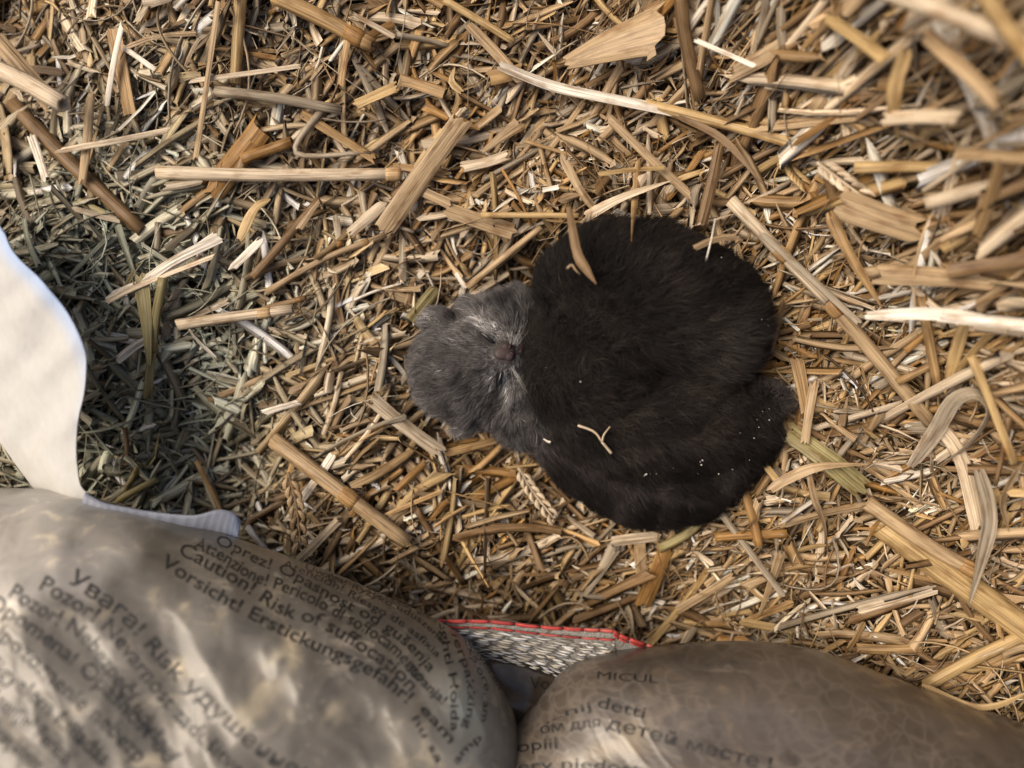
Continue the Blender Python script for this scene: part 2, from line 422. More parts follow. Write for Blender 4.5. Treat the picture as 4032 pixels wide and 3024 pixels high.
def spline(pts, n):
    P = np.asarray(pts, float)
    if len(P) == 2:
        t = np.linspace(0, 1, n)[:, None]; return P[0] * (1 - t) + P[1] * t
    Q_ = np.vstack([2 * P[0] - P[1], P, 2 * P[-1] - P[-2]])
    out = []
    for u in np.linspace(0, len(P) - 1, n):
        i = min(int(u), len(P) - 2); t = u - i
        a, b, c, d = Q_[i], Q_[i + 1], Q_[i + 2], Q_[i + 3]
        out.append(.5 * (2 * b + (c - a) * t + (2 * a - 5 * b + 4 * c - d) * t * t + (3 * b - a - 3 * c + d) * t ** 3))
    return np.array(out)
def frames(C, roll=0.0):
    T = np.gradient(C, axis=0); T /= np.linalg.norm(T, axis=1)[:, None] + 1e-12
    up = np.array([0, 0, 1.0]); s = np.cross(T, up); s /= np.linalg.norm(s, axis=1)[:, None] + 1e-9
    n = np.cross(s, T)
    rl = np.broadcast_to(roll, len(C))[:, None]
    return s * np.cos(rl) + n * np.sin(rl), n * np.cos(rl) - s * np.sin(rl)
def sweep(C, wd, th, tint, nsec=8, arch=0.0, jag=0.0, roll=0.0, hollow=False, g=random):
    """tube or flat strip along C; wd, th arrays (full width, thickness)"""
    n = len(C); s, nr = frames(C, roll)
    a = np.arange(nsec) / nsec * 2 * math.pi + (math.pi / nsec if nsec == 4 else 0)
    ca, sa = np.cos(a), np.sin(a)
    if nsec == 4: ca, sa = np.sign(ca), np.sign(sa)
    V = C[:, None, :] + s[:, None, :] * (ca[None, :] * wd[:, None] / 2)[..., None] + nr[:, None, :] * (sa[None, :] * th[:, None] / 2 - arch * wd[:, None] * (ca ** 2)[None, :])[..., None]
    T = np.gradient(C, axis=0); T /= np.linalg.norm(T, axis=1)[:, None] + 1e-12
    if jag:
        for e, sg in ((0, -1), (n - 1, 1)):
            j = np.array([g.uniform(-1, 1) for _ in range(nsec)]); j = (j + j[::-1]) / 2 * jag * wd[e]
            V[e] += T[e] * j[:, None] * sg
    L = np.concatenate([[0], np.cumsum(np.linalg.norm(np.diff(C, axis=0), axis=1))]) * 1000
    seed = g.uniform(0, 50)
    G = np.zeros((n, nsec, 3)); G[..., 0] = L[:, None]; G[..., 1] = (ca * wd.mean() * 1000 / 2)[None, :] + sa * .1; G[..., 2] = seed
    V = V.reshape(-1, 3); G = G.reshape(-1, 3); tt = np.tile(np.asarray(tint, float), (len(V), 1))
    F = []
    for i in range(n - 1):
        for k in range(nsec):
            k2 = (k + 1) % nsec
            F.append([i * nsec + k, i * nsec + k2, (i + 1) * nsec + k2, (i + 1) * nsec + k])
    if hollow:
        for e, sg in ((0, 1), (n - 1, -1)):
            b0 = e * nsec; ring = V[b0:b0 + nsec]; c = ring.mean(0)
            r1 = c + (ring - c) * .68; r2 = c + (ring - c) * .62 + T[e] * sg * wd[e] * .8
            o1 = len(V); V = np.vstack([V, r1, r2]); G = np.vstack([G, G[b0:b0 + nsec], G[b0:b0 + nsec]])
            tt = np.vstack([tt, np.tile(np.asarray(tint) * 1.1, (nsec, 1)), np.tile(np.asarray(tint) * .55, (nsec, 1))])
            for k in range(nsec):
                k2 = (k + 1) % nsec
                F.append([b0 + k, b0 + k2, o1 + k2, o1 + k]); F.append([o1 + k, o1 + k2, o1 + nsec + k2, o1 + nsec + k])
            F.append([o1 + nsec + k for k in range(nsec)])
    else:
        F.append(list(range(nsec))); F.append([(n - 1) * nsec + k for k in range(nsec)])
    return V, F, tt, G
def strip(C, wd, th, tint, arch=.1, roll=0.0, g=random, m=7):
    """flat grooved strip with torn ends; m points across the top and the bottom"""
    n = len(C); s, nr = frames(C, roll)
    T = np.gradient(C, axis=0); T /= np.linalg.norm(T, axis=1)[:, None] + 1e-12
    a = np.linspace(-1, 1, m); gv = np.array([g.uniform(-.5, .5) for _ in range(m)])
    j0 = np.array([abs(g.gauss(0, .35)) for _ in range(m)]); j1 = np.array([abs(g.gauss(0, .35)) for _ in range(m)])
    if g.random() < .35: j1 += np.abs(a - g.uniform(-1, 1)) * g.uniform(.3, 1.2)
    if g.random() < .35: j0 += np.abs(a - g.uniform(-1, 1)) * g.uniform(.3, 1.2)
    top = C[:, None] + s[:, None] * (a[None] * wd[:, None] / 2)[..., None] + nr[:, None] * ((th[:, None] * (.5 + .6 * gv)[None]) - arch * wd[:, None] * (a ** 2)[None])[..., None]
    top[0] += T[0] * (j0 * wd[0])[:, None]; top[-1] -= T[-1] * (j1 * wd[-1])[:, None]
    bot = top - nr[:, None] * (th * .8)[:, None, None]
    V = np.concatenate([top, bot[:, ::-1]], 1); k = 2 * m
    L = np.concatenate([[0], np.cumsum(np.linalg.norm(np.diff(C, axis=0), axis=1))]) * 1000
    G = np.zeros((n, k, 3)); G[..., 0] = L[:, None]; G[..., 1] = (np.concatenate([a, a[::-1]]) * wd.mean() * 500)[None]; G[..., 2] = g.uniform(0, 50)
    F = [[i * k + q, i * k + (q + 1) % k, (i + 1) * k + (q + 1) % k, (i + 1) * k + q] for i in range(n - 1) for q in range(k)]
    for e in (0, (n - 1) * k):
        for q in range(m - 1): F.append([e + q, e + q + 1, e + k - 2 - q, e + k - 1 - q])
    return V.reshape(-1, 3), F, np.tile(np.asarray(tint, float), (n * k, 1)), G.reshape(-1, 3)
def recalc(me):
    bm = bmesh.new(); bm.from_mesh(me); bmesh.ops.recalc_face_normals(bm, faces=bm.faces); bm.to_mesh(me); bm.free()
def straw_obj(name, C, width, kind, tint, parent=None, tip=None, nodes=(), g=random):
    n = len(C); u = np.linspace(0, 1, n)
    if kind == 'stalk':
        wd = np.full(n, width) * (1 - .10 * u); th = wd * .82; V, F, tt, G = sweep(C, wd, th, tint, 8, jag=.12, hollow=True, g=g)
    elif kind == 'blade':
        wd = width * np.clip(np.minimum(1.0, .5 + 3 * u) * (1 - u ** 3.2) * (.9 + .12 * np.sin(u * 9 + g.uniform(0, 6))) + .10, .05, 1); th = np.clip(wd * .09, .00015, None)
        V, F, tt, G = strip(C, wd, th, tint, arch=g.uniform(-.12, .2), roll=np.linspace(g.uniform(-.3, .3), g.uniform(-.9, .9), n), g=g, m=5)
    elif kind == 'fan':
        wd = width * (.25 + .75 * u); th = np.full(n, width * .05); V, F, tt, G = strip(C, wd, th, tint, arch=.10, g=g)
    elif kind == 'fibre':
        wd = width * (1 - .5 * u); th = wd * .7; V, F, tt, G = sweep(C, wd, th, tint, 5, g=g)
    else:
        wd = np.full(n, width) * (1 + .05 * np.sin(u * 7 + g.uniform(0, 6))); th = np.full(n, width * .12)
        V, F, tt, G = strip(C, wd, th, tint, arch=g.uniform(.05, .22), roll=g.uniform(-.35, .35) + np.linspace(0, g.uniform(-.3, .3), n), g=g)
    me = mesh_np(name, V, F, tt, G, smooth=kind in ('stalk', 'fibre')); recalc(me)
    o = link(name, me, parent, M_STRAW)
    for q in nodes:
        i = int(round(q * (n - 1))); i0 = max(0, i - 1); i1 = min(n - 1, i + 1)
        ax = C[i1] - C[i0]; ax /= np.linalg.norm(ax)
        c = C[i]; CC = np.array([c + ax * width * k for k in (-.55, -.3, 0, .3, .55)])
        w5 = np.array([1.0, 1.08, 1.16, 1.08, 1.0]) * width * (1 - .1 * q)
        V, F, tt, G = sweep(CC, w5, w5 * .85, np.asarray(tint) * np.array([.9, .76, .56]), 8, g=g)
        m2 = mesh_np('node', V, F, tt, G); recalc(m2)
        link('node', m2, o, M_STRAW)
    return o

LAND = [((1810, 1440), "the grey kitten's head"), ((2300, 850), "the black kitten's back"), ((3130, 1300), "the black kitten's rump"), ((2500, 2150), "the kittens' lower side"),
        ((420, 1450), 'the white sack edge'), ((900, 2000), 'the curled sack tip'), ((1400, 2250), 'the left plastic bag'), ((2150, 2380), 'the red hem'),
        ((3300, 2480), 'the right plastic bag'), ((200, 250), 'the upper left corner'), ((1200, 180), 'the top amber stalk'), ((2100, 330), 'the fanned sheath'), ((3000, 250), 'the dark reddish stalk'),
        ((3750, 450), 'the blurred upper heap'), ((3700, 1150), 'the blurred right edge'), ((3700, 1900), 'the lower right slope'), ((1000, 800), 'the amber chunk'),
        ((1150, 1500), 'the noded stalk'), ((1650, 800), 'the wide slanted stalk'), ((3000, 2100), 'the straw below the rump')]
def near(px, py): return min(LAND, key=lambda q: (q[0][0] - px) ** 2 + (q[0][1] - py) ** 2)[1]
def slope_word(x0, y0, x1, y1):
    a = math.degrees(math.atan2(-(y1 - y0), x1 - x0)) % 180
    return 'lying level' if a < 20 or a > 160 else 'upright' if 70 < a < 110 else 'rising rightward' if a <= 70 else 'falling rightward'
USED = set()
def auto_label(colr, kind, L, px, py, sw):
    size = 'short' if L < 16 else 'long' if L > 34 else ''
    kw = {'stalk': 'round straw stalk', 'strip': 'flat straw strip', 'blade': 'pointed straw blade', 'fan': 'fanned straw sheath', 'fibre': 'thin straw fibre'}[kind]
    return ' '.join(f"{size} {WORD[colr]} {kw} {sw} near {near(px, py)}".split())
SGROUP = 'loose straw pieces in the bedding'
NSTRAW = 0
def hero(pts, width, kind, colr, above=7, label=None, nodes=(), n=None):
    """pts in overview pixels (x, y[, absolute height mm]); width in overview pixels"""
    global NSTRAW
    W = []
    for q in pts:
        if len(q) == 3: W.append(S(q[0] * K, q[1] * K, q[2] * mm))
        else: W.append(SG(q[0] * K, q[1] * K, above * mm))
    W = np.array(W)
    if len(W) == 3 and kind in ('strip', 'stalk', 'fan') and not label: W[1] = .15 * W[1] + .85 * (W[0] + W[2]) / 2
    C = spline(W, n or max(6, 5 * (len(pts) - 1) + 1))
    d = CAMZ - W[:, 2].mean(); wd = width * K / FS * d
    x0, y0, x1, y1 = pts[0][0], pts[0][1], pts[-1][0], pts[-1][1]
    base = np.array(COL[colr]) * random.uniform(.9, 1.1)
    o = straw_obj('straw', C, wd, kind, base, nodes=nodes)
    Lm = np.linalg.norm(np.diff(C, axis=0), axis=1).sum() * 1000
    lab = label or auto_label(colr, kind, Lm, (x0 + x1) / 2 * K, (y0 + y1) / 2 * K, slope_word(x0, y0, x1, y1))
    if lab in USED:
        for extra in ('frayed', 'split', 'smooth', 'streaked', 'weathered', 'clean', 'worn'):
            if extra + ' ' + lab in USED: continue
            lab = extra + ' ' + lab; break
    USED.add(lab)
    tag(o, lab, 'straw', SGROUP); NSTRAW += 1
    return o

# the large pieces one can tell apart in the photograph
hero([(1075, 137), (1190, 182), (1300, 207), (1478, 243)], 24, 'strip', 'white', 15, 'long whitish split straw strip crossing the top, left end frayed', n=14)
hero([(1392, 225), (1560, 266), (1690, 303), (1775, 335)], 27, 'stalk', 'golden', 13, 'golden stalk continuing the long whitish strip to the right', n=12)
hero([(1578, 432), (1690, 550), (1790, 650)], 30, 'stalk', 'pale', 14, 'thick pale stalk with a reddish node slanting past the black rump', (.5,), n=11)
hero([(1785, 645), (1880, 755), (2010, 912)], 34, 'stalk', 'tan', 12, 'thick tan stalk slanting down right from the noded pale stalk', (.12,), n=11)
hero([(2010, 900), (2075, 985), (2118, 1150)], 32, 'strip', 'pale', 13, 'curved pale strip bending down beside the looped leaf', n=10)
hero([(1690, 922), (1790, 995), (1872, 1062)], 46, 'strip', 'green', 12, 'broad greenish striped straw sticking out beside the black rump', n=8)
hero([(1872, 1085), (2010, 1180), (2118, 1240)], 34, 'stalk', 'tan', 15, 'tan stalk with end node lying on the broad lower right stalk', (.93,), n=10)
hero([(1905, 1130), (2060, 1245), (2260, 1390)], 66, 'stalk', 'golden', 10, 'broadest golden stalk running out at the lower right edge', n=12)
hero([(1655, 1065), (1700, 1035), (1770, 1008), (1880, 1002)], 24, 'blade', 'tan', 17, 'curved tan blade reaching from the black rump to the right', n=14)
hero([(1965, 1012), (2020, 935), (2062, 865), (2110, 850), (2140, 890), (2095, 960), (2030, 1005)], 34, 'blade', 'grey', 17, 'looped greyish leaf curling over on the lower right slope', n=26)
hero([(2112, 1010), (2135, 1110), (2120, 1200), (2092, 1310)], 36, 'blade', 'grey', 18, 'hanging greyish leaf tip below the looped leaf', n=14)
hero([(1745, 1010), (1760, 1080), (1780, 1130), (1790, 1210)], 15, 'blade', 'tan', 15, 'thin twisted blade hanging below the curved tan blade', n=14)
hero([(590, -10), (700, 42), (805, 98)], 38, 'stalk', 'honey', 13, 'amber stalk with a pale node entering from the top edge', (.78,), n=12)
hero([(575, 258), (520, 330), (448, 425)], 50, 'strip', 'amber', 10, 'broad amber straw chunk left of middle', n=8)
hero([(520, 345), (575, 325), (632, 305)], 26, 'stalk', 'amber', 11, 'short amber stalk lying against the broad amber chunk', n=6)
hero([(340, 372), (560, 378), (850, 376)], 30, 'stalk', 'pale', 13, 'long pale stalk lying level across the amber chunk', (.955,), n=12)
hero([(350, 402), (400, 400), (440, 385)], 22, 'strip', 'grey', 11)
hero([(1003, 250), (930, 350), (825, 503)], 44, 'strip', 'tan', 13, 'wide slanted tan stalk above the grey kitten', n=9)
hero([(115, 327), (240, 305), (372, 279)], 13, 'strip', 'pale', 15, 'slim pale strip lying nearly level at upper left', n=8)
hero([(-60, 130), (40, 170), (138, 226)], 42, 'stalk', 'pale', 34, 'blurred pale stalk end poking in from the left edge', n=8)
hero([(-30, 60), (60, 140), (120, 235)], 36, 'strip', 'tan', 26, n=8)
hero([(28, 225), (140, 340), (310, 500)], 34, 'stalk', 'brown', 8, 'long brown stalk slanting down behind the slim pale strip', n=10)
hero([(463, 196), (600, 212), (738, 238)], 24, 'stalk', 'grey', 13, 'greyish pale stalk lying level in the upper left', n=8)
hero([(402, 176), (520, 165), (650, 142)], 10, 'strip', 'pale', 15, n=8)
hero([(222, 645), (340, 592), (470, 505)], 17, 'strip', 'white', 13, 'whitish strip, upper of the three pale ones near the sack', n=8)
hero([(300, 615), (380, 560), (480, 512)], 20, 'strip', 'white', 15, 'broader whitish strip lying over the upper pale one near the sack', n=8)
hero([(228, 652), (300, 615), (470, 548)], 15, 'strip', 'pale', 16, 'pale strip, lower of the three near the sack', n=8)
hero([(383, 702), (500, 685), (632, 668)], 25, 'stalk', 'pale', 14, 'pale stalk with a swollen node left of the grey head', (.83,), n=10)
hero([(352, 600), (335, 700), (318, 860)], 22, 'stalk', 'green', 13, 'upright greenish stalk with node beside the white sack', (.72,), n=10)
hero([(322, 790), (316, 700), (300, 588)], 38, 'fan', 'green', 15, 'fanned greenish sheath over the upright greenish stalk', n=8)
hero([(490, 588), (525, 555), (567, 513)], 18, 'strip', 'white', 14, 'short whitish strip left of the wide slanted tan stalk', n=6)
hero([(558, 896), (600, 882), (652, 868)], 14, 'strip', 'white', 14, 'short whitish strip below left of the grey head', n=6)
hero([(793, 852), (860, 910), (958, 982)], 30, 'strip', 'pale', 14, 'pale grooved strip touching the grey chin side from lower left', n=8)
hero([(958, 980), (1010, 970), (1080, 948)], 16, 'strip', 'honey', 11, n=8)
hero([(590, 950), (740, 1065), (880, 1172)], 36, 'stalk', 'tan', 12, 'long grooved tan stalk slanting down toward the left plastic bag', (.5,), n=12)
hero([(750, 508), (790, 470), (836, 434)], 24, 'strip', 'pale', 12, n=6)
hero([(1248, 478), (1340, 428), (1450, 390)], 24, 'blade', 'pale', 19, 'pale mottled blade just above the black kitten', n=10)
hero([(1228, 445, 48), (1246, 545, 53), (1268, 585, 54), (1288, 614, 54)], 22, 'blade', 'brown', 19, 'brown dried sheath dangling onto the black back', n=12)
hero([(1225, 580, 54), (1235, 572, 55), (1245, 585, 55), (1253, 592, 54)], 7, 'fibre', 'tan', 19, 'tiny curled fibre on the black back beside the brown sheath', n=10)
hero([(1378, 345), (1372, 440), (1364, 522, 49)], 17, 'blade', 'honey', 20, 'amber blade whose tip pokes onto the black back', n=10)
hero([(1215, 138), (1320, 95), (1448, 52)], 112, 'fan', 'tan', 20, 'wide fanned straw sheath at the top right of middle', n=8)
hero([(1470, -20), (1480, 80), (1512, 215)], 32, 'stalk', 'brown', 17, 'dark reddish brown stalk standing beside the fanned sheath', n=10)
hero([(1500, 85), (1560, 112), (1632, 143)], 11, 'strip', 'white', 26, n=6)
hero([(1558, 302), (1540, 390), (1515, 492)], 25, 'strip', 'brown', 17, 'flat brown strip pointing at the black back from above', n=8)
hero([(1498, 537, 46), (1550, 515, 46), (1612, 512, 46)], 14, 'strip', 'tan', 22, 'small tan splinter resting on the black back at right', n=6)
hero([(1522, 575, 44), (1536, 520, 46), (1545, 472, 47)], 6, 'fibre', 'white', 22, 'thin white sliver standing on the black back at right', n=6)
hero([(1695, 645), (1682, 700), (1668, 762)], 13, 'strip', 'brown', 24, 'short brown strip leaning on the black rump', n=6)
hero([(1425, 1185), (1490, 1148), (1565, 1070), (1625, 1040)], 22, 'stalk', 'green', 11, 'greenish stalk hugging the lower side of the kittens', (.42,), n=12)
hero([(1310, 1172), (1360, 1168), (1430, 1158)], 24, 'strip', 'pale', 9, n=8)
hero([(2000, 1480), (2090, 1430), (2225, 1365)], 30, 'stalk', 'golden', 10, 'golden stalk leaning above the right bag at the edge', n=8)
hero([(2010, 1500), (2100, 1460), (2225, 1405)], 34, 'strip', 'honey', 7, n=8)
hero([(1985, 1475), (2080, 1520), (2150, 1525), (2230, 1490)], 15, 'blade', 'golden', 20, 'bent golden blade lying on the right bag shoulder', n=14)
# the blurred heap, upper right
hero([(1900, -25, 104), (2060, 35, 112), (2240, 105, 120)], 44, 'stalk', 'pale', 30, 'thick blurred pale stalk crossing the upper right corner', n=10)
hero([(1845, 362, 60), (1990, 360, 66), (2140, 368, 70)], 27, 'stalk', 'golden', 20, 'blurred golden stalk lying level in the right heap', n=8)
hero([(1800, 432, 55), (1900, 470, 58), (2005, 500, 60)], 62, 'strip', 'tan', 20, 'stout blurred tan chunk in the right heap', n=8)
hero([(1868, 682, 56), (2030, 678, 66), (2240, 705, 76)], 28, 'blade', 'white', 20, 'blurred whitish curved blade reaching in from the right edge', n=12)
hero([(2240, 705, 78), (2120, 690, 72), (2020, 683, 66)], 24, 'strip', 'white', 20, n=8)
hero([(1885, 590, 58), (2030, 580, 64), (2225, 612, 70)], 44, 'strip', 'tan', 20, n=10)
hero([(2035, 540, 62), (2120, 490, 68), (2235, 435, 74)], 22, 'stalk', 'golden', 20, n=8)
hero([(1560, 170, 42), (1700, 130, 52), (1745, 60, 60)], 34, 'strip', 'tan', 20, n=8)
hero([(1760, 240, 52), (1840, 140, 60), (1880, 60, 66)], 36, 'stalk', 'tan', 20, n=8)
hero([(1730, 190, 50), (1790, 200, 52), (1850, 205, 56)], 30, 'strip', 'pale', 20, n=6)
hero([(1880, 170, 70), (1960, 175, 76), (2060, 180, 80)], 54, 'strip', 'honey', 20, 'broad blurred amber chunk in the upper right heap', n=8)
hero([(2080, 190, 80), (2160, 220, 86), (2240, 260, 92)], 60, 'strip', 'pale', 20, 'broad blurred pale chunk at the right edge', n=8)
hero([(1960, 330, 66), (1985, 270, 72), (2040, 230, 78)], 40, 'strip', 'golden', 20, n=8)
hero([(1580, 275), (1700, 280), (1860, 245)], 30, 'strip', 'tan', 10, n=8)
hero([(1790, 455), (1830, 540), (1905, 665)], 26, 'blade', 'honey', 22, 'honey coloured blade bending down from the stout chunk', n=10)
hero([(2098, 768), (2140, 870), (2190, 1000)], 20, 'stalk', 'golden', 24, 'slim golden stalk standing at the right edge', n=8)
hero([(1990, 640), (2010, 740), (2025, 830)], 24, 'stalk', 'honey', 16, n=8)
hero([(2090, 680), (2060, 780), (2040, 850)], 26, 'blade', 'golden', 18, n=8)
hero([(2180, 900), (2170, 960), (2150, 1050)], 18, 'fibre', 'brown', 20, n=8)
hero([(2205, 1000), (2165, 1080), (2180, 1150)], 24, 'blade', 'tan', 18, n=10)
for a in ([(1990, 60, 96), (2080, 130, 112), (2170, 230, 116)], 34, 'strip', 'tan', 20), \
         ([(2120, -20, 116), (2160, 60, 118), (2250, 160, 130)], 36, 'stalk', 'golden', 20), \
         ([(1900, 255, 78), (1990, 235, 84), (2080, 250, 98)], 30, 'strip', 'pale', 20), \
         ([(2050, 330, 84), (2130, 320, 92), (2240, 340, 108)], 30, 'strip', 'tan', 20), \
         ([(2000, 440, 70), (2100, 400, 80), (2230, 380, 90)], 34, 'stalk', 'pale', 20), \
         ([(1960, 100, 88), (1930, 200, 84), (1940, 300, 74)], 34, 'blade', 'golden', 20), \
         ([(2110, 520, 76), (2150, 440, 84), (2170, 340, 100)], 28, 'strip', 'honey', 20), \
         ([(1780, 30, 72), (1850, 70, 78), (1920, 130, 92)], 30, 'strip', 'golden', 20), \
         ([(2040, 590, 68), (2130, 570, 74), (2240, 560, 82)], 32, 'strip', 'brown', 20):
    hero(*a)
# more of the mid-size pieces
for a in ([(700, 230), (640, 330), (800, 330)], 18, 'fibre', 'grey', 12), \
         ([(515, 520), (550, 450), (585, 430)], 22, 'blade', 'golden', 13), \
         ([(545, 600), (610, 530), (690, 430)], 20, 'stalk', 'brown', 12), \
         ([(640, 500), (660, 460), (690, 425)], 18, 'strip', 'tan', 13), \
         ([(645, 240), (720, 290), (815, 345)], 20, 'strip', 'honey', 12), \
         ([(860, 170), (920, 175), (970, 205)], 24, 'strip', 'honey', 13), \
         ([(760, 230), (810, 205), (860, 185)], 26, 'strip', 'golden', 13), \
         ([(958, 450), (1040, 480), (1125, 505)], 36, 'strip', 'tan', 11), \
         ([(1040, 465), (1120, 462), (1250, 466)], 14, 'stalk', 'golden', 14), \
         ([(1010, 620), (1080, 560), (1170, 490)], 16, 'stalk', 'tan', 11), \
         ([(880, 700), (910, 660), (945, 620)], 26, 'strip', 'green', 10), \
         ([(240, 40), (262, 140), (285, 270)], 34, 'strip', 'honey', 9), \
         ([(520, -10), (515, 70), (508, 180)], 28, 'stalk', 'golden', 10), \
         ([(470, 0), (455, 160), (420, 350)], 14, 'strip', 'tan', 15), \
         ([(265, 40), (235, 100), (228, 230)], 14, 'strip', 'white', 13), \
         ([(300, 0), (340, 20), (370, -15)], 26, 'strip', 'pale', 14), \
         ([(735, 190), (740, 120), (758, 45)], 15, 'strip', 'honey', 14), \
         ([(195, 200), (192, 320), (175, 400)], 20, 'strip', 'tan', 12), \
         ([(65, 290), (90, 340), (100, 395)], 18, 'strip', 'white', 14), \
         ([(760, 30), (830, 60), (855, 82)], 12, 'strip', 'pale', 14), \
         ([(960, 0), (1040, 40), (1110, 90)], 18, 'stalk', 'golden', 14), \
         ([(1010, 50), (1080, 110), (1130, 180)], 22, 'strip', 'tan', 12), \
         ([(1050, 170), (1090, 170), (1135, 150)], 30, 'strip', 'honey', 12), \
         ([(1040, 330), (1080, 290), (1130, 260)], 34, 'fan', 'tan', 11), \
         ([(990, 360), (1060, 370), (1100, 330)], 26, 'strip', 'pale', 11), \
         ([(880, 400), (940, 420), (980, 445)], 22, 'strip', 'tan', 11), \
         ([(640, 980), (620, 1010), (612, 1060)], 12, 'strip', 'honey', 12), \
         ([(735, 1120), (690, 1170), (640, 1215)], 18, 'strip', 'pale', 10), \
         ([(720, 980), (700, 1020), (650, 1080)], 18, 'strip', 'white', 11), \
         ([(960, 1010), (880, 1080), (840, 1130)], 22, 'strip', 'tan', 10), \
         ([(1000, 1200), (1040, 1160), (1080, 1100)], 18, 'strip', 'golden', 9), \
         ([(900, 1100), (940, 1180), (1000, 1260)], 16, 'stalk', 'brown', 9), \
         ([(1250, 1305), (1320, 1220), (1330, 1180)], 30, 'fan', 'grey', 10), \
         ([(1385, 1315), (1420, 1250), (1445, 1175)], 34, 'strip', 'amber', 10), \
         ([(1390, 1262), (1370, 1160), (1380, 1140)], 26, 'strip', 'tan', 9), \
         ([(1555, 1105), (1600, 1170), (1695, 1290)], 14, 'strip', 'grey', 15), \
         ([(1545, 1160), (1600, 1155), (1700, 1152)], 22, 'stalk', 'amber', 9), \
         ([(1600, 1040), (1640, 1100), (1640, 1180)], 22, 'stalk', 'amber', 12), \
         ([(1460, 1320), (1530, 1290), (1590, 1240)], 18, 'strip', 'tan', 10), \
         ([(1640, 1330), (1670, 1260), (1690, 1190)], 24, 'fan', 'tan', 12), \
         ([(1600, 1350), (1650, 1320), (1720, 1300)], 18, 'strip', 'honey', 10), \
         ([(1850, 1320), (1960, 1290), (2030, 1270)], 22, 'strip', 'pale', 11), \
         ([(1850, 1400), (1900, 1420), (1990, 1400)], 24, 'stalk', 'honey', 8), \
         ([(1600, 940), (1640, 990), (1690, 1050)], 14, 'strip', 'golden', 16), \
         ([(1760, 820), (1740, 900), (1738, 960)], 18, 'strip', 'tan', 14), \
         ([(1720, 770), (1735, 830), (1745, 900)], 26, 'strip', 'honey', 12), \
         ([(1460, 250), (1560, 300), (1650, 400)], 16, 'blade', 'brown', 17), \
         ([(1210, 330), (1260, 420), (1320, 490)], 20, 'blade', 'tan', 16), \
         ([(1310, 250), (1400, 350), (1500, 430)], 18, 'strip', 'tan', 15), \
         ([(1290, 375), (1350, 355), (1440, 360)], 12, 'strip', 'golden', 18), \
         ([(1170, 410), (1190, 408), (1210, 402)], 12, 'strip', 'white', 18), \
         ([(1640, 500), (1750, 590), (1860, 700)], 14, 'strip', 'grey', 20), \
         ([(1590, 240), (1700, 250), (1780, 300)], 24, 'strip', 'honey', 12), \
         ([(40, 1900), (30, 1960), (10, 2040)], 20, 'strip', 'brown', 9):
    hero(*a)

# small forked twig on the black back, white flake on the neck
def on_fur(bv, px, py, up): 
    p_, n_ = hit(bv, px, py); return (px / K, py / K, (p_.z + up * mm) / mm)
def join_parts(name, segs, colr, label, cat, group=None):
    Vs, Fs, Ts, Gs = [], [], [], []; o_ = 0
    for pts, w0, w1 in segs:
        C = spline([S(q[0] * K, q[1] * K, q[2] * mm) for q in pts], 8)
        V, F, t, G = sweep(C, np.linspace(w0, w1, 8) * mm, np.linspace(w0, w1, 8) * mm * .6, COL[colr], 6)
        Vs.append(V); Fs += [[i + o_ for i in f] for f in F]; Ts.append(t); Gs.append(G); o_ += len(V)
    me = mesh_np(name, np.vstack(Vs), Fs, np.vstack(Ts), np.vstack(Gs)); recalc(me)
    return tag(link(name, me, mat=M_STRAW), label, cat, group)
a = [on_fur(BV_B, x, y, 4.5) for x, y in ((2275, 1675), (2340, 1700), (2370, 1740), (2408, 1785))]
b_ = [on_fur(BV_B, x, y, 4.8) for x, y in ((2372, 1738), (2378, 1712), (2402, 1680))]
join_parts('forked_twig', [(a[:3], 1.0, .9), (a[2:], .9, 1.3), (b_, .8, .5)], 'pale', 'small pale forked twig lying on the black kitten', 'twig')
q = [on_fur(BV_G, x, y, 4.2) for x, y in ((2140, 1728), (2155, 1738), (2168, 1742))]
join_parts('flake', [(q, .6, 1.1)], 'white', "tiny white flake on the grey kitten's neck", 'flake')
pv, fv, tv = [], [], []
for i in range(34):
    cx, cy, sp = random.choice([(2560, 1850, 60), (2740, 1815, 25), (2910, 1815, 40), (3020, 1700, 60), (3010, 1270, 30), (3030, 1400, 40), (2790, 1000, 50), (3000, 1620, 30), (2560, 1840, 12), (2200, 1450, 120)])
    px, py = random.gauss(cx, sp), random.gauss(cy, sp * .6)
    p_, n_ = hit(BV_B, px, py)
    if p_ is None: continue
    p_ = p_ + n_ * .0030; r = random.choice([.00012, .00015, .0002, .0003])
    o_ = len(pv)
    for dx, dy, dz in ((1, 0, 0), (-1, .3, 0), (0, 1, 0), (0, -1, .2), (0, 0, 1), (0, 0, -1)):
        pv.append((p_.x + dx * r * random.uniform(.7, 1.6), p_.y + dy * r, p_.z + dz * r))
    for f in ((0, 2, 4), (2, 1, 4), (1, 3, 4), (3, 0, 4), (2, 0, 5), (1, 2, 5), (3, 1, 5), (0, 3, 5)): fv.append([o_ + k for k in f])
o = link('dust', mesh_np('dust', pv, fv, np.tile((.85, .82, .75), (len(pv), 1)), np.zeros((len(pv), 3))), mat=M_STRAW)
tag(o, 'white specks of dust caught in the black fur', 'dust', kind='stuff')

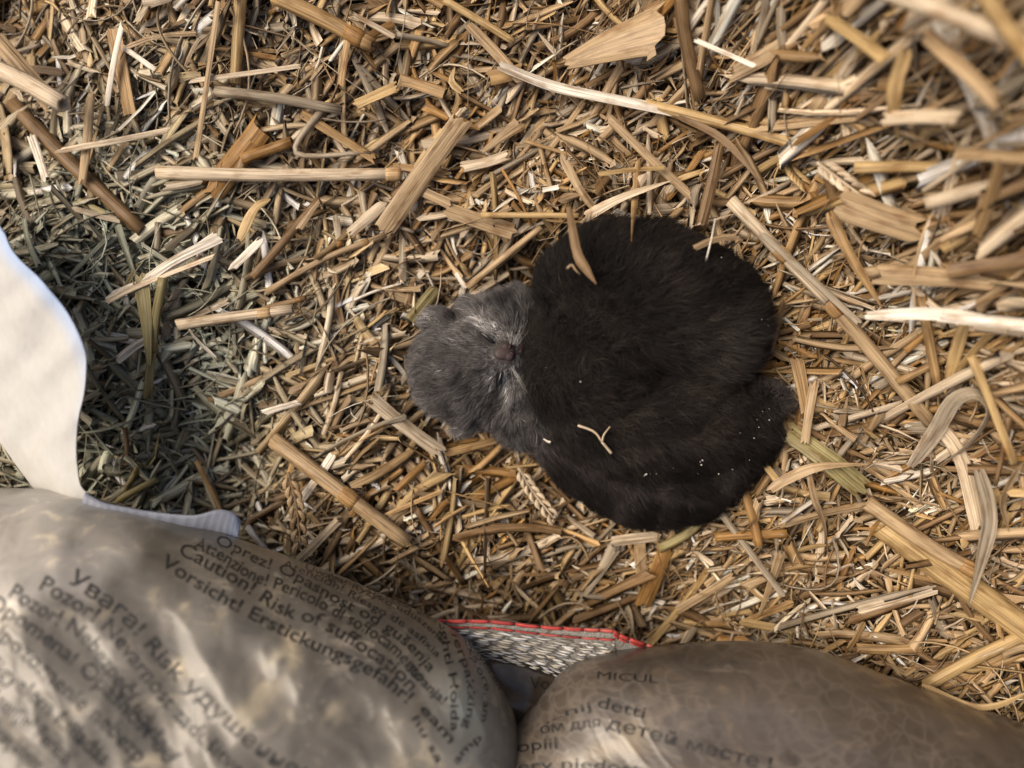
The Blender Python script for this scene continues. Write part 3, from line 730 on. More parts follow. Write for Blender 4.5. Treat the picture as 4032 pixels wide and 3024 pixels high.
# ------------------------------------------------------------------ wheat ears
def wheat_ear(pts, wpx, colr, label, above=12):
    W = [SG(x * K, y * K, above * mm) for x, y in pts]; C = spline(W, 15)
    d = CAMZ - C[:, 2].mean(); wd = wpx * K / FS * d
    root = straw_obj('wheat_ear', C, wd * .3, 'fibre', np.array(COL[colr]) * .8)
    tag(root, label, 'wheat ear', 'dried wheat ears in the straw')
    T = np.gradient(C, axis=0); T /= np.linalg.norm(T, axis=1)[:, None]
    sd_, nr = frames(C)
    for i in range(1, 14):
        sg = 1 if i % 2 else -1
        a = C[i] + sd_[i] * sg * wd * .12 + nr[i] * wd * .15; e = a + T[i] * wd * .95 + sd_[i] * sg * wd * .28
        CC = spline([a, (a + e) / 2 + sd_[i] * sg * wd * .16, e], 6)
        w6 = np.array([.2, .75, 1, .85, .5, .08]) * wd * .42
        V, F, tt, G = sweep(CC, w6, w6 * .7, np.array(COL[colr]) * random.uniform(.85, 1.15), 6)
        m2 = mesh_np('spikelet', V, F, tt, G); recalc(m2); link('spikelet', m2, root, M_STRAW)
wheat_ear([(1120, 1010), (1150, 1060), (1195, 1118)], 26, 'pale', 'pale wheat ear beside the kittens at lower left', 12)
wheat_ear([(622, 1020), (640, 1090), (650, 1185)], 30, 'tan', 'tan wheat ear standing above the left plastic bag', 18)
wheat_ear([(1765, 350), (1810, 385), (1870, 430)], 36, 'pale', 'pale frayed wheat ear at the end of the long golden stalk', 20)
wheat_ear([(1700, 345), (1712, 372), (1735, 398)], 24, 'golden', 'small golden wheat ear tucked under the long golden stalk', 12)
wheat_ear([(1545, 1275), (1560, 1330), (1610, 1365)], 15, 'tan', 'thin tan wheat ear between the kittens and the right bag', 14)

# ------------------------------------------------------------------ bags
def closed_spline(P, n):
    P = np.asarray(P, float); m = len(P); out = []
    for u in np.linspace(0, m, n, endpoint=False):
        i = int(u); t = u - i
        a, b, c, d = P[(i - 1) % m], P[i % m], P[(i + 1) % m], P[(i + 2) % m]
        out.append(.5 * (2 * b + (c - a) * t + (2 * a - 5 * b + 4 * c - d) * t * t + (3 * b - a - 3 * c + d) * t ** 3))
    return np.array(out)
def pillow(outline, zm, c, H, down, tintf, nth=300, nr=110, wr=0.0, power=.8, off=0):
    B = closed_spline([S(x, y, zm)[:2] for x, y in outline], nth)
    c = np.asarray(c); V = []
    for i in range(nr + 1):
        t = i / nr * math.pi / 2; rr = math.sin(t); zz = zm + H * math.cos(t) ** power
        V.append(np.column_stack([c + (B - c) * rr, np.full(nth, zz)]))
    for i in range(1, 13):
        t = i / 12; V.append(np.column_stack([c + (B - c) * (1 - .30 * t ** .8), np.full(nth, zm - down * t)]))
    V = np.array(V); P = V.reshape(-1, 3)
    wgt = np.clip((P[:, 2] - zm) / H, 0, 1) ** .5
    P[:, 2] += wr * (wob(P[:, 0], P[:, 1], 60, 8, off) * .0016 + wob(P[:, 0] + .6 * P[:, 1], P[:, 1], 170, 8, off + 4) * .0007) * np.clip(wgt * 3, 0, 1)
    for q_, (f_, a_) in enumerate(((70, .00035), (150, .0003), (300, .00025))):
        rd = 1 - np.abs(np.clip(wob(P[:, 0] + .35 * P[:, 1], P[:, 1] * .8 + P[:, 2] * .6, f_, 5, off + 3 * q_), -1, 1)); P[:, 2] += wr * a_ * rd ** 5 * np.clip(wgt * 3, 0, 1)
    n2 = len(V); idx_ = np.arange(n2 * nth).reshape(n2, nth)
    a = idx_[:-1]; b = idx_[1:]
    Q_ = np.stack([a, b, np.roll(b, -1, 1), np.roll(a, -1, 1)], -1).reshape(-1, 4)
    return mesh_np('bag', P, Q_, tintf(P), P * 1000)

def bag_material(name, rough, line, linecol, coat=.0, flake=(.40, .355, .285)):
    m, n, l, b = new_mat(name)
    t = nd(n, 'ShaderNodeAttribute', attribute_name='tint')
    tx = nd(n, 'ShaderNodeTexCoord')
    n1 = nd(n, 'ShaderNodeTexNoise'); n1.inputs['Scale'].default_value = 95; n1.inputs['Detail'].default_value = 6; n1.inputs['Roughness'].default_value = .62; n1.inputs['Distortion'].default_value = .6
    l.new(tx.outputs['Object'], n1.inputs['Vector'])
    r = ramp(n, [(.30, (.66, .67, .68)), (.46, (.92, .92, .92)), (.56, g3(1.0)), (.66, (1.55, 1.48, 1.32))]); l.new(n1.outputs[0], r.inputs[0])
    a = nd(n, 'ShaderNodeMix', data_type='RGBA', blend_type='MULTIPLY'); a.inputs[0].default_value = 1
    l.new(t.outputs['Color'], a.inputs[6]); l.new(r.outputs[0], a.inputs[7])
    out = a.outputs[2]; hgt = n1.outputs[0]
    if line:
        mp = nd(n, 'ShaderNodeMapping'); mp.inputs['Rotation'].default_value = (0, 0, math.radians(-40)); mp.inputs['Scale'].default_value = (150, 330, 150)
        dn = nd(n, 'ShaderNodeTexNoise'); dn.inputs['Scale'].default_value = 60; dn.inputs['Detail'].default_value = 2; l.new(tx.outputs['Object'], dn.inputs['Vector'])
        mx = nd(n, 'ShaderNodeMix', data_type='RGBA', blend_type='LINEAR_LIGHT'); mx.inputs[0].default_value = .006
        l.new(tx.outputs['Object'], mx.inputs[6]); l.new(dn.outputs['Color'], mx.inputs[7]); l.new(mx.outputs[2], mp.inputs['Vector'])
        vo = nd(n, 'ShaderNodeTexVoronoi', feature='DISTANCE_TO_EDGE'); vo.inputs['Scale'].default_value = 1; l.new(mp.outputs[0], vo.inputs['Vector'])
        vr = ramp(n, [(0, g3(1)), (.05, g3(.7)), (.16, g3(0))]); l.new(vo.outputs[0], vr.inputs[0])
        n3 = nd(n, 'ShaderNodeTexNoise'); n3.inputs['Scale'].default_value = 26; n3.inputs['Detail'].default_value = 3; l.new(tx.outputs['Object'], n3.inputs['Vector'])
        r3 = ramp(n, [(.36, g3(0)), (.54, g3(1))]); l.new(n3.outputs[0], r3.inputs[0])
        mu = nd(n, 'ShaderNodeMath', operation='MULTIPLY'); l.new(vr.outputs[0], mu.inputs[0]); l.new(r3.outputs[0], mu.inputs[1])
        mu2 = nd(n, 'ShaderNodeMath', operation='MULTIPLY'); l.new(mu.outputs[0], mu2.inputs[0]); mu2.inputs[1].default_value = line
        a2 = nd(n, 'ShaderNodeMix', data_type='RGBA'); l.new(mu2.outputs[0], a2.inputs[0]); l.new(out, a2.inputs[6]); a2.inputs[7].default_value = (*linecol, 1)
        out = a2.outputs[2]
        ad = nd(n, 'ShaderNodeMath', operation='ADD'); l.new(mu2.outputs[0], ad.inputs[0]); l.new(n1.outputs[0], ad.inputs[1]); hgt = ad.outputs[0]
    # flakes of the filling pressed against the film
    nf = nd(n, 'ShaderNodeTexNoise'); nf.inputs['Scale'].default_value = 120; nf.inputs['Detail'].default_value = 7; nf.inputs['Roughness'].default_value = .7; nf.inputs['Distortion'].default_value = 1.2
    mpf = nd(n, 'ShaderNodeMapping'); mpf.inputs['Rotation'].default_value = (0, 0, math.radians(35)); mpf.inputs['Scale'].default_value = (.45, 1, 1); l.new(tx.outputs['Object'], mpf.inputs['Vector']); l.new(mpf.outputs[0], nf.inputs['Vector'])
    rf = ramp(n, [(.57, g3(0)), (.62, g3(.75)), (.75, g3(.95))]); l.new(nf.outputs[0], rf.inputs[0])
    nm = nd(n, 'ShaderNodeTexNoise'); nm.inputs['Scale'].default_value = 22; nm.inputs['Detail'].default_value = 2; l.new(tx.outputs['Object'], nm.inputs['Vector'])
    rm = ramp(n, [(.44, g3(0)), (.60, g3(1))]); l.new(nm.outputs[0], rm.inputs[0])
    mf = nd(n, 'ShaderNodeMath', operation='MULTIPLY'); l.new(rf.outputs[0], mf.inputs[0]); l.new(rm.outputs[0], mf.inputs[1])
    af = nd(n, 'ShaderNodeMix', data_type='RGBA'); l.new(mf.outputs[0], af.inputs[0]); l.new(out, af.inputs[6]); af.inputs[7].default_value = (*flake, 1)
    out = af.outputs[2]
    l.new(out, b.inputs['Base Color'])
    b.inputs['Roughness'].default_value = rough; b.inputs['Specular IOR Level'].default_value = .5; b.inputs['Coat Weight'].default_value = coat; b.inputs['Coat Roughness'].default_value = .2
    bp = nd(n, 'ShaderNodeBump'); bp.inputs['Strength'].default_value = .13; bp.inputs['Distance'].default_value = .002
    l.new(hgt, bp.inputs['Height']); l.new(bp.outputs[0], b.inputs['Normal'])
    return m

def ramp3(v, a, b): return a + (b - a) * v[:, None]
def tint_left(P):
    px, py = px_of(P)
    k = .5 + .5 * np.clip(wob(P[:, 0], P[:, 1], 60, 8, 3) * .7, -1, 1)
    c = ramp3(k, np.array([.145, .130, .108]), np.array([.235, .214, .182]))
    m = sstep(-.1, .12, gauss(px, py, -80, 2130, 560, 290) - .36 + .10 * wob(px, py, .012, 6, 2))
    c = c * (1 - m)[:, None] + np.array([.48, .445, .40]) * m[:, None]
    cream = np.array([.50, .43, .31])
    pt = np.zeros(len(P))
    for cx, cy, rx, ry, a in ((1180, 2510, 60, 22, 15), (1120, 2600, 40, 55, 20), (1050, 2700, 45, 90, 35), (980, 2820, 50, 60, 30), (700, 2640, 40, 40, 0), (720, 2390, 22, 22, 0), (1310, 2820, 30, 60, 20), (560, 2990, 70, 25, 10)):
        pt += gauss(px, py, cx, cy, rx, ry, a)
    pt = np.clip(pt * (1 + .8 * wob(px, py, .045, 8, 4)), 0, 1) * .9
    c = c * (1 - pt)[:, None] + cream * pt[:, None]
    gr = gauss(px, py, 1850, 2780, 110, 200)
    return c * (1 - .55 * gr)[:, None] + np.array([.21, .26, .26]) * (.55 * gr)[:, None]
def tint_right(P):
    px, py = px_of(P)
    k = .5 + .5 * np.clip(wob(P[:, 0], P[:, 1], 45, 8, 6) * .8, -1, 1)
    c = ramp3(k, np.array([.078, .060, .045]), np.array([.122, .099, .080]))
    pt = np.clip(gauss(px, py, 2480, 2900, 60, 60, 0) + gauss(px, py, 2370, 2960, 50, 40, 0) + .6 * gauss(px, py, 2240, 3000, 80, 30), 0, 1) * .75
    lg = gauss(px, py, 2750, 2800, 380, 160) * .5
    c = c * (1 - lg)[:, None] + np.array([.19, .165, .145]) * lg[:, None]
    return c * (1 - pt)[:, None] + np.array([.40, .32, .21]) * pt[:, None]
def tint_mid(P): return np.tile((.11, .085, .062), (len(P), 1))

LO = [(-800, 1960), (-300, 1915), (0, 1920), (200, 1932), (500, 1992), (900, 2108), (1250, 2232), (1500, 2338), (1720, 2440), (1850, 2530), (1945, 2660), (2035, 2850), (2030, 3080), (1800, 3480), (1000, 3900), (0, 4000), (-800, 3700), (-1150, 2800)]
RO = [(1790, 3160), (1905, 3005), (2100, 2780), (2215, 2640), (2320, 2590), (2450, 2560), (2800, 2525), (3080, 2533), (3300, 2585), (3600, 2700), (4032, 2850), (4500, 3050), (4700, 3500), (4000, 4100), (2800, 4200), (1950, 3700)]
MO = [(1700, 2560), (1900, 2540), (2150, 2560), (2400, 2620), (2600, 2760), (2500, 3050), (2200, 3250), (1900, 3200), (1650, 2900)]
M_LB = bag_material('milky_plastic', .38, 0, None, .45)
M_RB = bag_material('brown_plastic', .36, .38, (.24, .21, .175), .5, (.20, .17, .14))
M_MB = bag_material('clear_plastic', .16, 0, None, .6, (.14, .11, .08))
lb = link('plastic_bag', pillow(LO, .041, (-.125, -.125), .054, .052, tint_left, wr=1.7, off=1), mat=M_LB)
tag(lb, 'large milky plastic bag printed with black warning lines, at lower left', 'plastic bag', 'printed plastic bags along the bottom')
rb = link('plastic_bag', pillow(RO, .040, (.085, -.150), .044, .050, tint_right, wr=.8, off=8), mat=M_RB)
tag(rb, 'brownish wrinkled plastic bag with a few printed words, at lower right', 'plastic bag', 'printed plastic bags along the bottom')
mb = link('plastic_bag', pillow(MO, .012, S(2130, 2850, .02)[:2], .014, .02, tint_mid, nth=80, nr=30, wr=2.0, off=5), mat=M_MB)
tag(mb, 'dark clear plastic bag in the gap between the two larger bags', 'plastic bag', 'printed plastic bags along the bottom')
BV_L, BV_R, BV_M = bvh_of(lb.data), bvh_of(rb.data), bvh_of(mb.data)
def in_bag(P):
    r = np.zeros(len(P), bool)
    for (cx, cy, sx, sy) in ((-.125, -.125, .135, .092), (.085, -.15, .14, .075)):
        q = np.abs((P[:, 0] - cx) / sx) ** 2.2 + np.abs((P[:, 1] - cy) / sy) ** 2.2
        r |= (q < .12) | ((q < .97) & (P[:, 2] > .034))
    return r

def ink(name, v):
    m, n, l, b = new_mat(name)
    tx = nd(n, 'ShaderNodeTexCoord'); no = nd(n, 'ShaderNodeTexNoise'); no.inputs['Scale'].default_value = 500; no.inputs['Detail'].default_value = 3
    l.new(tx.outputs['Object'], no.inputs['Vector'])
    r = ramp(n, [(.35, g3(v)), (.7, tuple(v * 2.4 * k for k in (1, .92, .8)))]); l.new(no.outputs[0], r.inputs[0]); l.new(r.outputs[0], b.inputs['Base Color'])
    b.inputs['Roughness'].default_value = .5
    return m
M_INK, M_INK2 = ink('black_ink', .014), ink('faded_ink', .035)
def print_line(bag, bv, text, base, cap, mat, fit=True):
    cu = bpy.data.curves.new('t', 'FONT'); cu.body = text; cu.size = 1; cu.resolution_u = 3; cu.offset = 0 if cap < 34 else .006
    ob = bpy.data.objects.new('t', cu); col.objects.link(ob)
    me = baked(ob); bpy.data.objects.remove(ob); bpy.data.curves.remove(cu)
    bm = bmesh.new(); bm.from_mesh(me); bmesh.ops.triangulate(bm, faces=bm.faces)
    if not bm.verts: bm.free(); return
    B = spline(np.array(base, float), 60)
    dl = np.concatenate([[0], np.cumsum(np.linalg.norm(np.diff(B, axis=0), axis=1))])
    xs = [v.co.x for v in bm.verts]; x0, x1 = min(xs), max(xs)
    sx = dl[-1] / (x1 - x0); sy = cap / .72
    miss = []
    for v in bm.verts:
        s = (v.co.x - x0) * sx; i = min(int(np.searchsorted(dl, s, 'right')) - 1, 58); i = max(i, 0)
        t = (s - dl[i]) / (dl[i + 1] - dl[i] + 1e-9); p_ = B[i] * (1 - t) + B[i + 1] * t
        i0, i1 = max(0, i - 2), min(59, i + 3); tg = B[i1] - B[i0]; tg /= np.linalg.norm(tg)
        q_ = p_ + np.array([tg[1], -tg[0]]) * v.co.y * sy
        loc, nor = hit(bv, q_[0], q_[1], .00018)
        if loc is None: miss.append(v)
        else: v.co = loc
    bmesh.ops.delete(bm, geom=miss, context='VERTS')
    if not bm.faces: bm.free(); return
    m2 = bpy.data.meshes.new('printed_line'); bm.to_mesh(m2); bm.free()
    link('printed_line', m2, bag, mat)
T_L = [("Vorsicht! Erstickungsgefahr!", [(628, 2222), (722, 2285), (885, 2384), (1010, 2450), (1170, 2532), (1340, 2604), (1480, 2676), (1600, 2772)], 56, 0),
       ("Caution! Risk of suffocation", [(700, 2180), (800, 2232), (950, 2318), (1105, 2420), (1251, 2466), (1434, 2575), (1540, 2650), (1612, 2725)], 56, 0),
       ("Attenzione! Pericolo di soffocamento", [(760, 2155), (870, 2208), (990, 2285), (1170, 2352), (1373, 2458), (1530, 2560), (1650, 2690)], 50, 0),
       ("Oprez! Opasnost od gušenja", [(846, 2140), (940, 2182), (1027, 2228), (1129, 2268), (1330, 2380), (1480, 2460), (1600, 2550), (1690, 2650)], 44, 0),
       ("Atención! Riesgo de asfixia", [(1110, 2228), (1280, 2298), (1450, 2392), (1600, 2480), (1720, 2590)], 30, 0),
       ("Uwaga! Ryzyko uduszenia", [(1200, 2240), (1350, 2300), (1520, 2378), (1650, 2450), (1745, 2540)], 24, 0),
       ("Attention! Risque d'étouffement", [(1290, 2272), (1450, 2330), (1600, 2392), (1720, 2452)], 20, 0),
       ("eghti Hoida", [(1727, 2440), (1750, 2590), (1772, 2690), (1774, 2790), (1776, 2880)], 34, 0),
       ("verpakking", [(1768, 2480), (1800, 2560), (1828, 2640), (1840, 2720), (1838, 2800), (1820, 2865)], 32, 0),
       ("explore, am", [(1828, 2520), (1868, 2620), (1905, 2700), (1902, 2780), (1893, 2840)], 28, 0),
       ("yrn en", [(1882, 2590), (1925, 2650), (1962, 2715)], 22, 0),
       ("davanja!", [(1590, 2630), (1650, 2690), (1740, 2775)], 40, 0),
       ("eam", [(1650, 2795), (1700, 2850), (1768, 2930)], 42, 0),
       ("hu sa", [(1620, 2830), (1660, 2900), (1720, 3010)], 34, 0),
       ("amp", [(1800, 3010), (1840, 2960), (1900, 2910)], 32, 0),
       ("Увага! Risk удушення!", [(262, 2290), (370, 2365), (490, 2458), (640, 2632), (790, 2775), (1000, 2965), (1180, 3080)], 66, 1),
       ("Pozor! Nevarnost zadušitve", [(150, 2320), (290, 2402), (410, 2492), (530, 2640), (650, 2792), (760, 2905), (930, 3065)], 68, 1),
       ("Pozor! Nebezpečí udušení", [(30, 2350), (180, 2440), (310, 2520), (430, 2670), (560, 2860), (670, 3010)], 66, 1),
       ("Opomena! Opasnost od", [(-60, 2385), (120, 2500), (300, 2640), (440, 2770), (560, 2900), (650, 3010)], 68, 1),
       ("Upozornenie nebezp", [(-60, 2480), (100, 2610), (280, 2770), (420, 2890), (540, 3010)], 70, 1),
       ("Figyelem fulladás", [(-60, 2630), (90, 2740), (250, 2880), (400, 3020)], 70, 1),
       ("Atenţie! Pericol", [(-60, 2750), (90, 2870), (260, 3020)], 70, 1),
       ("Varning kvävning", [(-60, 2880), (60, 2970), (140, 3040)], 70, 1)]
for t, b, c, f in T_L: print_line(lb, BV_L, t, b, c, M_INK2 if f else M_INK)
for t, b, c in [("MICUL", [(2350, 2672), (2440, 2680), (2540, 2686), (2590, 2690)], 32),
                ("detti", [(2350, 2785), (2430, 2803), (2535, 2830)], 48),
                ("...nij", [(2150, 2850), (2220, 2822), (2330, 2795)], 34),
                ("ом для", [(2130, 2890), (2220, 2876), (2365, 2862)], 40),
                ("детей месте !", [(2385, 2868), (2500, 2895), (2650, 2935), (2800, 2975), (2960, 3016), (3035, 3030)], 50),
                ("copiii", [(2000, 2974), (2080, 2956), (2195, 2948)], 46),
                ("jiery niedost", [(1990, 3046), (2150, 3032), (2300, 3030), (2520, 3050)], 46),
                ("mici copii", [(3060, 2538), (3110, 2552), (3160, 2562)], 12)]:
    print_line(rb, BV_R, t, b, c, M_INK)
for t, b, c in [("Caution!", [(2080, 2640), (2160, 2660), (2280, 2690)], 40), ("Vorsicht!", [(2085, 2712), (2160, 2716), (2330, 2738)], 50)]:
    print_line(mb, BV_M, t, b, c, M_INK)

# ------------------------------------------------------------------ white woven sack edge
def cloth(name, A, B, n, m, tintf, thick, wr=.0):
    A = spline(A, n); B = spline(B, n)
    t = np.linspace(0, 1, m)[None, :, None]
    P = (A[:, None, :] * (1 - t) + B[:, None, :] * t)
    bow = np.sin(np.pi * t) * .0025; P[..., 2:3] += bow
    P = P.reshape(-1, 3)
    P[:, 2] += wr * (wob(P[:, 0], P[:, 1], 160, 8, 2) * .0006 + wob(P[:, 0] * 1.6 + P[:, 1], P[:, 1] * .5, 420, 8, 6) * .00008 + wob(P[:, 0] - .4 * P[:, 1], P[:, 1], 290, 8, 9) * .00028)
    idx_ = np.arange(n * m).reshape(n, m)
    Q_ = np.stack([idx_[:-1, :-1], idx_[:-1, 1:], idx_[1:, 1:], idx_[1:, :-1]], -1).reshape(-1, 4)
    u = np.repeat(np.linspace(0, 1, n), m); v = np.tile(np.linspace(0, 1, m), n)
    me_ = mesh_np(name, P, Q_, tintf(u, v, P), P * 1000)
    o_ = bpy.data.objects.new('tmp', me_); col.objects.link(o_)
    s_ = o_.modifiers.new('s', 'SOLIDIFY'); s_.thickness = thick
    out = baked(o_); bpy.data.objects.remove(o_); return out
def sack_material():
    m, n, l, b = new_mat('white_sack')
    t = nd(n, 'ShaderNodeAttribute', attribute_name='tint'); tx = nd(n, 'ShaderNodeTexCoord')
    mp = nd(n, 'ShaderNodeMapping'); mp.inputs['Scale'].default_value = (420, 260, 300); mp.inputs['Rotation'].default_value = (0, 0, math.radians(15)); l.new(tx.outputs['Object'], mp.inputs['Vector'])
    no = nd(n, 'ShaderNodeTexNoise'); no.inputs['Scale'].default_value = 1; no.inputs['Detail'].default_value = 5; l.new(mp.outputs[0], no.inputs['Vector'])
    r = ramp(n, [(.3, (.95, .945, .93)), (.65, g3(1.0))]); l.new(no.outputs[0], r.inputs[0])
    a = nd(n, 'ShaderNodeMix', data_type='RGBA', blend_type='MULTIPLY'); a.inputs[0].default_value = 1
    l.new(t.outputs['Color'], a.inputs[6]); l.new(r.outputs[0], a.inputs[7]); l.new(a.outputs[2], b.inputs['Base Color'])
    b.inputs['Roughness'].default_value = .55
    bp = nd(n, 'ShaderNodeBump'); bp.inputs['Strength'].default_value = .22; bp.inputs['Distance'].default_value = .0008; l.new(no.outputs[0], bp.inputs['Height']); l.new(bp.outputs[0], b.inputs['Normal'])
    return m
M_SACK = sack_material()
def Sl(L): return [S(x, y, h * mm) for x, y, h in L]
RE = Sl([(-140, 700, 44), (0, 895, 45), (60, 1000, 46), (200, 1140, 46), (318, 1330, 46), (336, 1480, 46), (304, 1700, 46), (306, 1880, 46), (345, 1950, 46), (430, 2000, 46)])
LE = Sl([(-700, 900, 28), (-500, 1150, 30), (-380, 1350, 31), (-250, 1500, 32), (-120, 1620, 33), (0, 1735, 34), (90, 1870, 35), (170, 1960, 36), (270, 2030, 37), (400, 2100, 40)])
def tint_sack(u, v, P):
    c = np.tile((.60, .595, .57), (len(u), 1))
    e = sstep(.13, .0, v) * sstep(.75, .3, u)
    c = c * (1 - e)[:, None] + np.array([.42, .55, .80]) * e[:, None]  # blue sky reflection painted along the upper edge
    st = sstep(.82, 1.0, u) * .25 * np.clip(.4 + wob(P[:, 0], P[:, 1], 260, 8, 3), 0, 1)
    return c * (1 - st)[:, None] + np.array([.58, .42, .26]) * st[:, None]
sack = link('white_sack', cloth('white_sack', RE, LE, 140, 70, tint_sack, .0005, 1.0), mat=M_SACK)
tag(sack, 'white crumpled sack edge curving in from the left above the milky bag', 'sack')
TA = Sl([(330, 1940, 50), (400, 1978, 50), (490, 1998, 49), (600, 2016, 47), (760, 2030, 45), (860, 2008, 43), (925, 2024, 41), (950, 2056, 39)])
TB = Sl([(340, 2080, 44), (420, 2090, 43), (500, 2105, 41), (620, 2115, 38), (740, 2130, 36), (840, 2140, 35), (915, 2155, 34), (946, 2165, 34)])
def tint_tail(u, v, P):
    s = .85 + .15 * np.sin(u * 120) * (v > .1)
    return np.array([.30, .33, .41])[None, :] * s[:, None] + (sstep(.75, 1, u))[:, None] * np.array([.04, .08, .17])  # same white sack; its shade is put into this blue-grey colour
link('rim_tail', cloth('rim_tail', TA, TB, 60, 10, tint_tail, .0006, .5), sack, M_SACK)

# ------------------------------------------------------------------ sack with red hem
HT = [(1600, 2432, 34), (1760, 2440, 35), (1930, 2442, 36), (2130, 2462, 37), (2300, 2472, 38), (2420, 2477, 40)]
HB = [(1600, 2540, 26), (1800, 2570, 27), (1950, 2596, 28), (2100, 2628, 30), (2230, 2668, 31), (2420, 2690, 32)]
def tint_dark(u, v, P): return np.tile((.24, .235, .22), (len(u), 1))
M_CLOTH = straw_material('woven_cloth', .5)
rs = link('woven_sack', cloth('woven_sack', Sl(HT), Sl(HB), 30, 8, tint_dark, .0006), mat=M_CLOTH)
tag(rs, 'silver grey woven sack end with a red stitched hem between the bags', 'sack')
HT2 = Sl([(2415, 2480, 40), (2450, 2500, 39), (2520, 2525, 38), (2640, 2570, 36)]); HB2 = Sl([(2400, 2580, 34), (2440, 2600, 34), (2520, 2620, 33), (2640, 2650, 32)])
link('folded_corner', cloth('folded_corner', HT2, HB2, 16, 6, tint_dark, .0006), rs, M_CLOTH)
A_, B_ = spline(Sl(HT), 200), spline(Sl(HB), 200)
def cpt(u, v, up=.0007):
    i = min(max(u, 0), .999) * 199; k = int(i); f = i - k; k2 = min(k + 1, 199)
    a = A_[k] * (1 - f) + A_[k2] * f; b = B_[k] * (1 - f) + B_[k2] * f
    p_ = a * (1 - v) + b * v; p_[2] += math.sin(math.pi * v) * .0025 + up; return p_
for row in range(16):
    v = .25 + row * .050; u = random.uniform(0, .05)
    while u < .99:
        L = random.uniform(.05, .10); u1 = min(u + L, 1)
        C = np.array([cpt(u + (u1 - u) * s, v + random.uniform(-.012, .012), .0003 + .0009 * math.sin(math.pi * s)) for s in (0, .3, .7, 1)])
        w4 = np.array([.35, 1, .95, .3]) * random.uniform(.0006, .0009)
        g_ = random.choice([(.55, .56, .58), (.64, .64, .63), (.46, .45, .42), (.56, .52, .44), (.32, .33, .36)])
        V, F, tt, G = sweep(C, w4, w4 * .5, g_, 6); m2 = mesh_np('strand', V, F, tt, G); recalc(m2); link('strand', m2, rs, M_CLOTH)
        u = u1 + random.uniform(.006, .03)
A2, B2 = spline(HT2, 60), spline(HB2, 60)
for row in range(2):
    for seg in range(2):
        n_ = 10 if seg == 0 else 4
        for k in range(n_):
            u0, u1 = (k + .015) / n_, (k + .965) / n_; v = .02 + row * .14
            C = []
            for s in np.linspace(0, 1, 5):
                uu = u0 + (u1 - u0) * s
                if seg == 0: p_ = cpt(uu, v, .0006)
                else:
                    i = int(uu * 59); p_ = A2[i] * (1 - v) + B2[i] * v; p_ = p_ + np.array([0, 0, .0012])
                p_[2] += .0005 * math.sin(math.pi * s); C.append(p_)
            w5 = np.array([.85, 1, .93, 1, .85]) * (.0014 if row == 0 else .0008)
            V, F, tt, G = sweep(np.array(C), w5, w5 * .28, random.choice([(.46, .06, .052), (.50, .10, .085), (.38, .05, .047)]), 6)
            m2 = mesh_np('hem_stitch', V, F, tt, G); recalc(m2); link('hem_stitch', m2, rs, M_CLOTH)

# ------------------------------------------------------------------ middling straws placed at random, each one a thing
kinds = ['strip', 'strip', 'strip', 'stalk', 'stalk', 'blade']
pal = ['tan', 'tan', 'golden', 'pale', 'pale', 'white', 'honey', 'amber', 'brown', 'grey']
tries = 0
while NSTRAW < 292 and tries < 6000:
    tries += 1
    px, py = random.uniform(-40, 4070), random.uniform(-40, 2600)
    if ((px - 1200) / 700) ** 2 + ((py - 2450) / 330) ** 2 < 1 or (px < 420 and py > 900): continue
    kd = random.choice(kinds); cl = random.choice(pal)
    if px < 800 and 700 < py < 2000: cl = random.choice(['green', 'grey', 'grey', 'brown', 'white'])  # greener, greyer straw beside the sack, partly painted cool shade
    L = random.lognormvariate(math.log(17), .45) * mm; wd = random.uniform(1.3, 3.2) * mm * (1.15 if kd == 'strip' else .9)
    L = min(max(L, 7 * mm), 55 * mm)
    a = random.uniform(0, math.pi) if random.random() < .6 else random.gauss(.6, .5)
    dist = math.hypot(px - 2300, py - 1500)
    c = SG(px, py, random.uniform(5, 10) * mm)
    dv = np.array([math.cos(a), math.sin(a)]); bend = random.gauss(0, .03) if kd != 'blade' else random.gauss(0, .25)
    pts = []
    pit = random.gauss(0, .10)
    for s in (-.5, 0, .5):
        xy = c[:2] + dv * L * s + np.array([-dv[1], dv[0]]) * L * bend * (1 - 4 * s * s)
        z = .5 * float(terrain(*xy)) + .5 * float(terrain(*c[:2])) + (c[2] - float(terrain(*c[:2]))) + pit * L * s
        pts.append([*xy, z])
    P = np.array(pts); Cc = spline(P, 7)
    if in_kitten(Cc, 1.04).any() or in_bag(Cc).any(): continue
    q0, q1 = px_of(Cc[0]), px_of(Cc[-1])
    lab = auto_label(cl, kd, L * 1000, px, py, slope_word(q0[0], q0[1], q1[0], q1[1]))
    if lab in USED: continue
    USED.add(lab)
    o = straw_obj('straw', Cc, wd, kd, np.array(COL[cl]) * random.uniform(.8, 1.15), nodes=((.8,) if kd == 'stalk' and random.random() < .3 else ()))
    tag(o, lab, 'straw', SGROUP); NSTRAW += 1

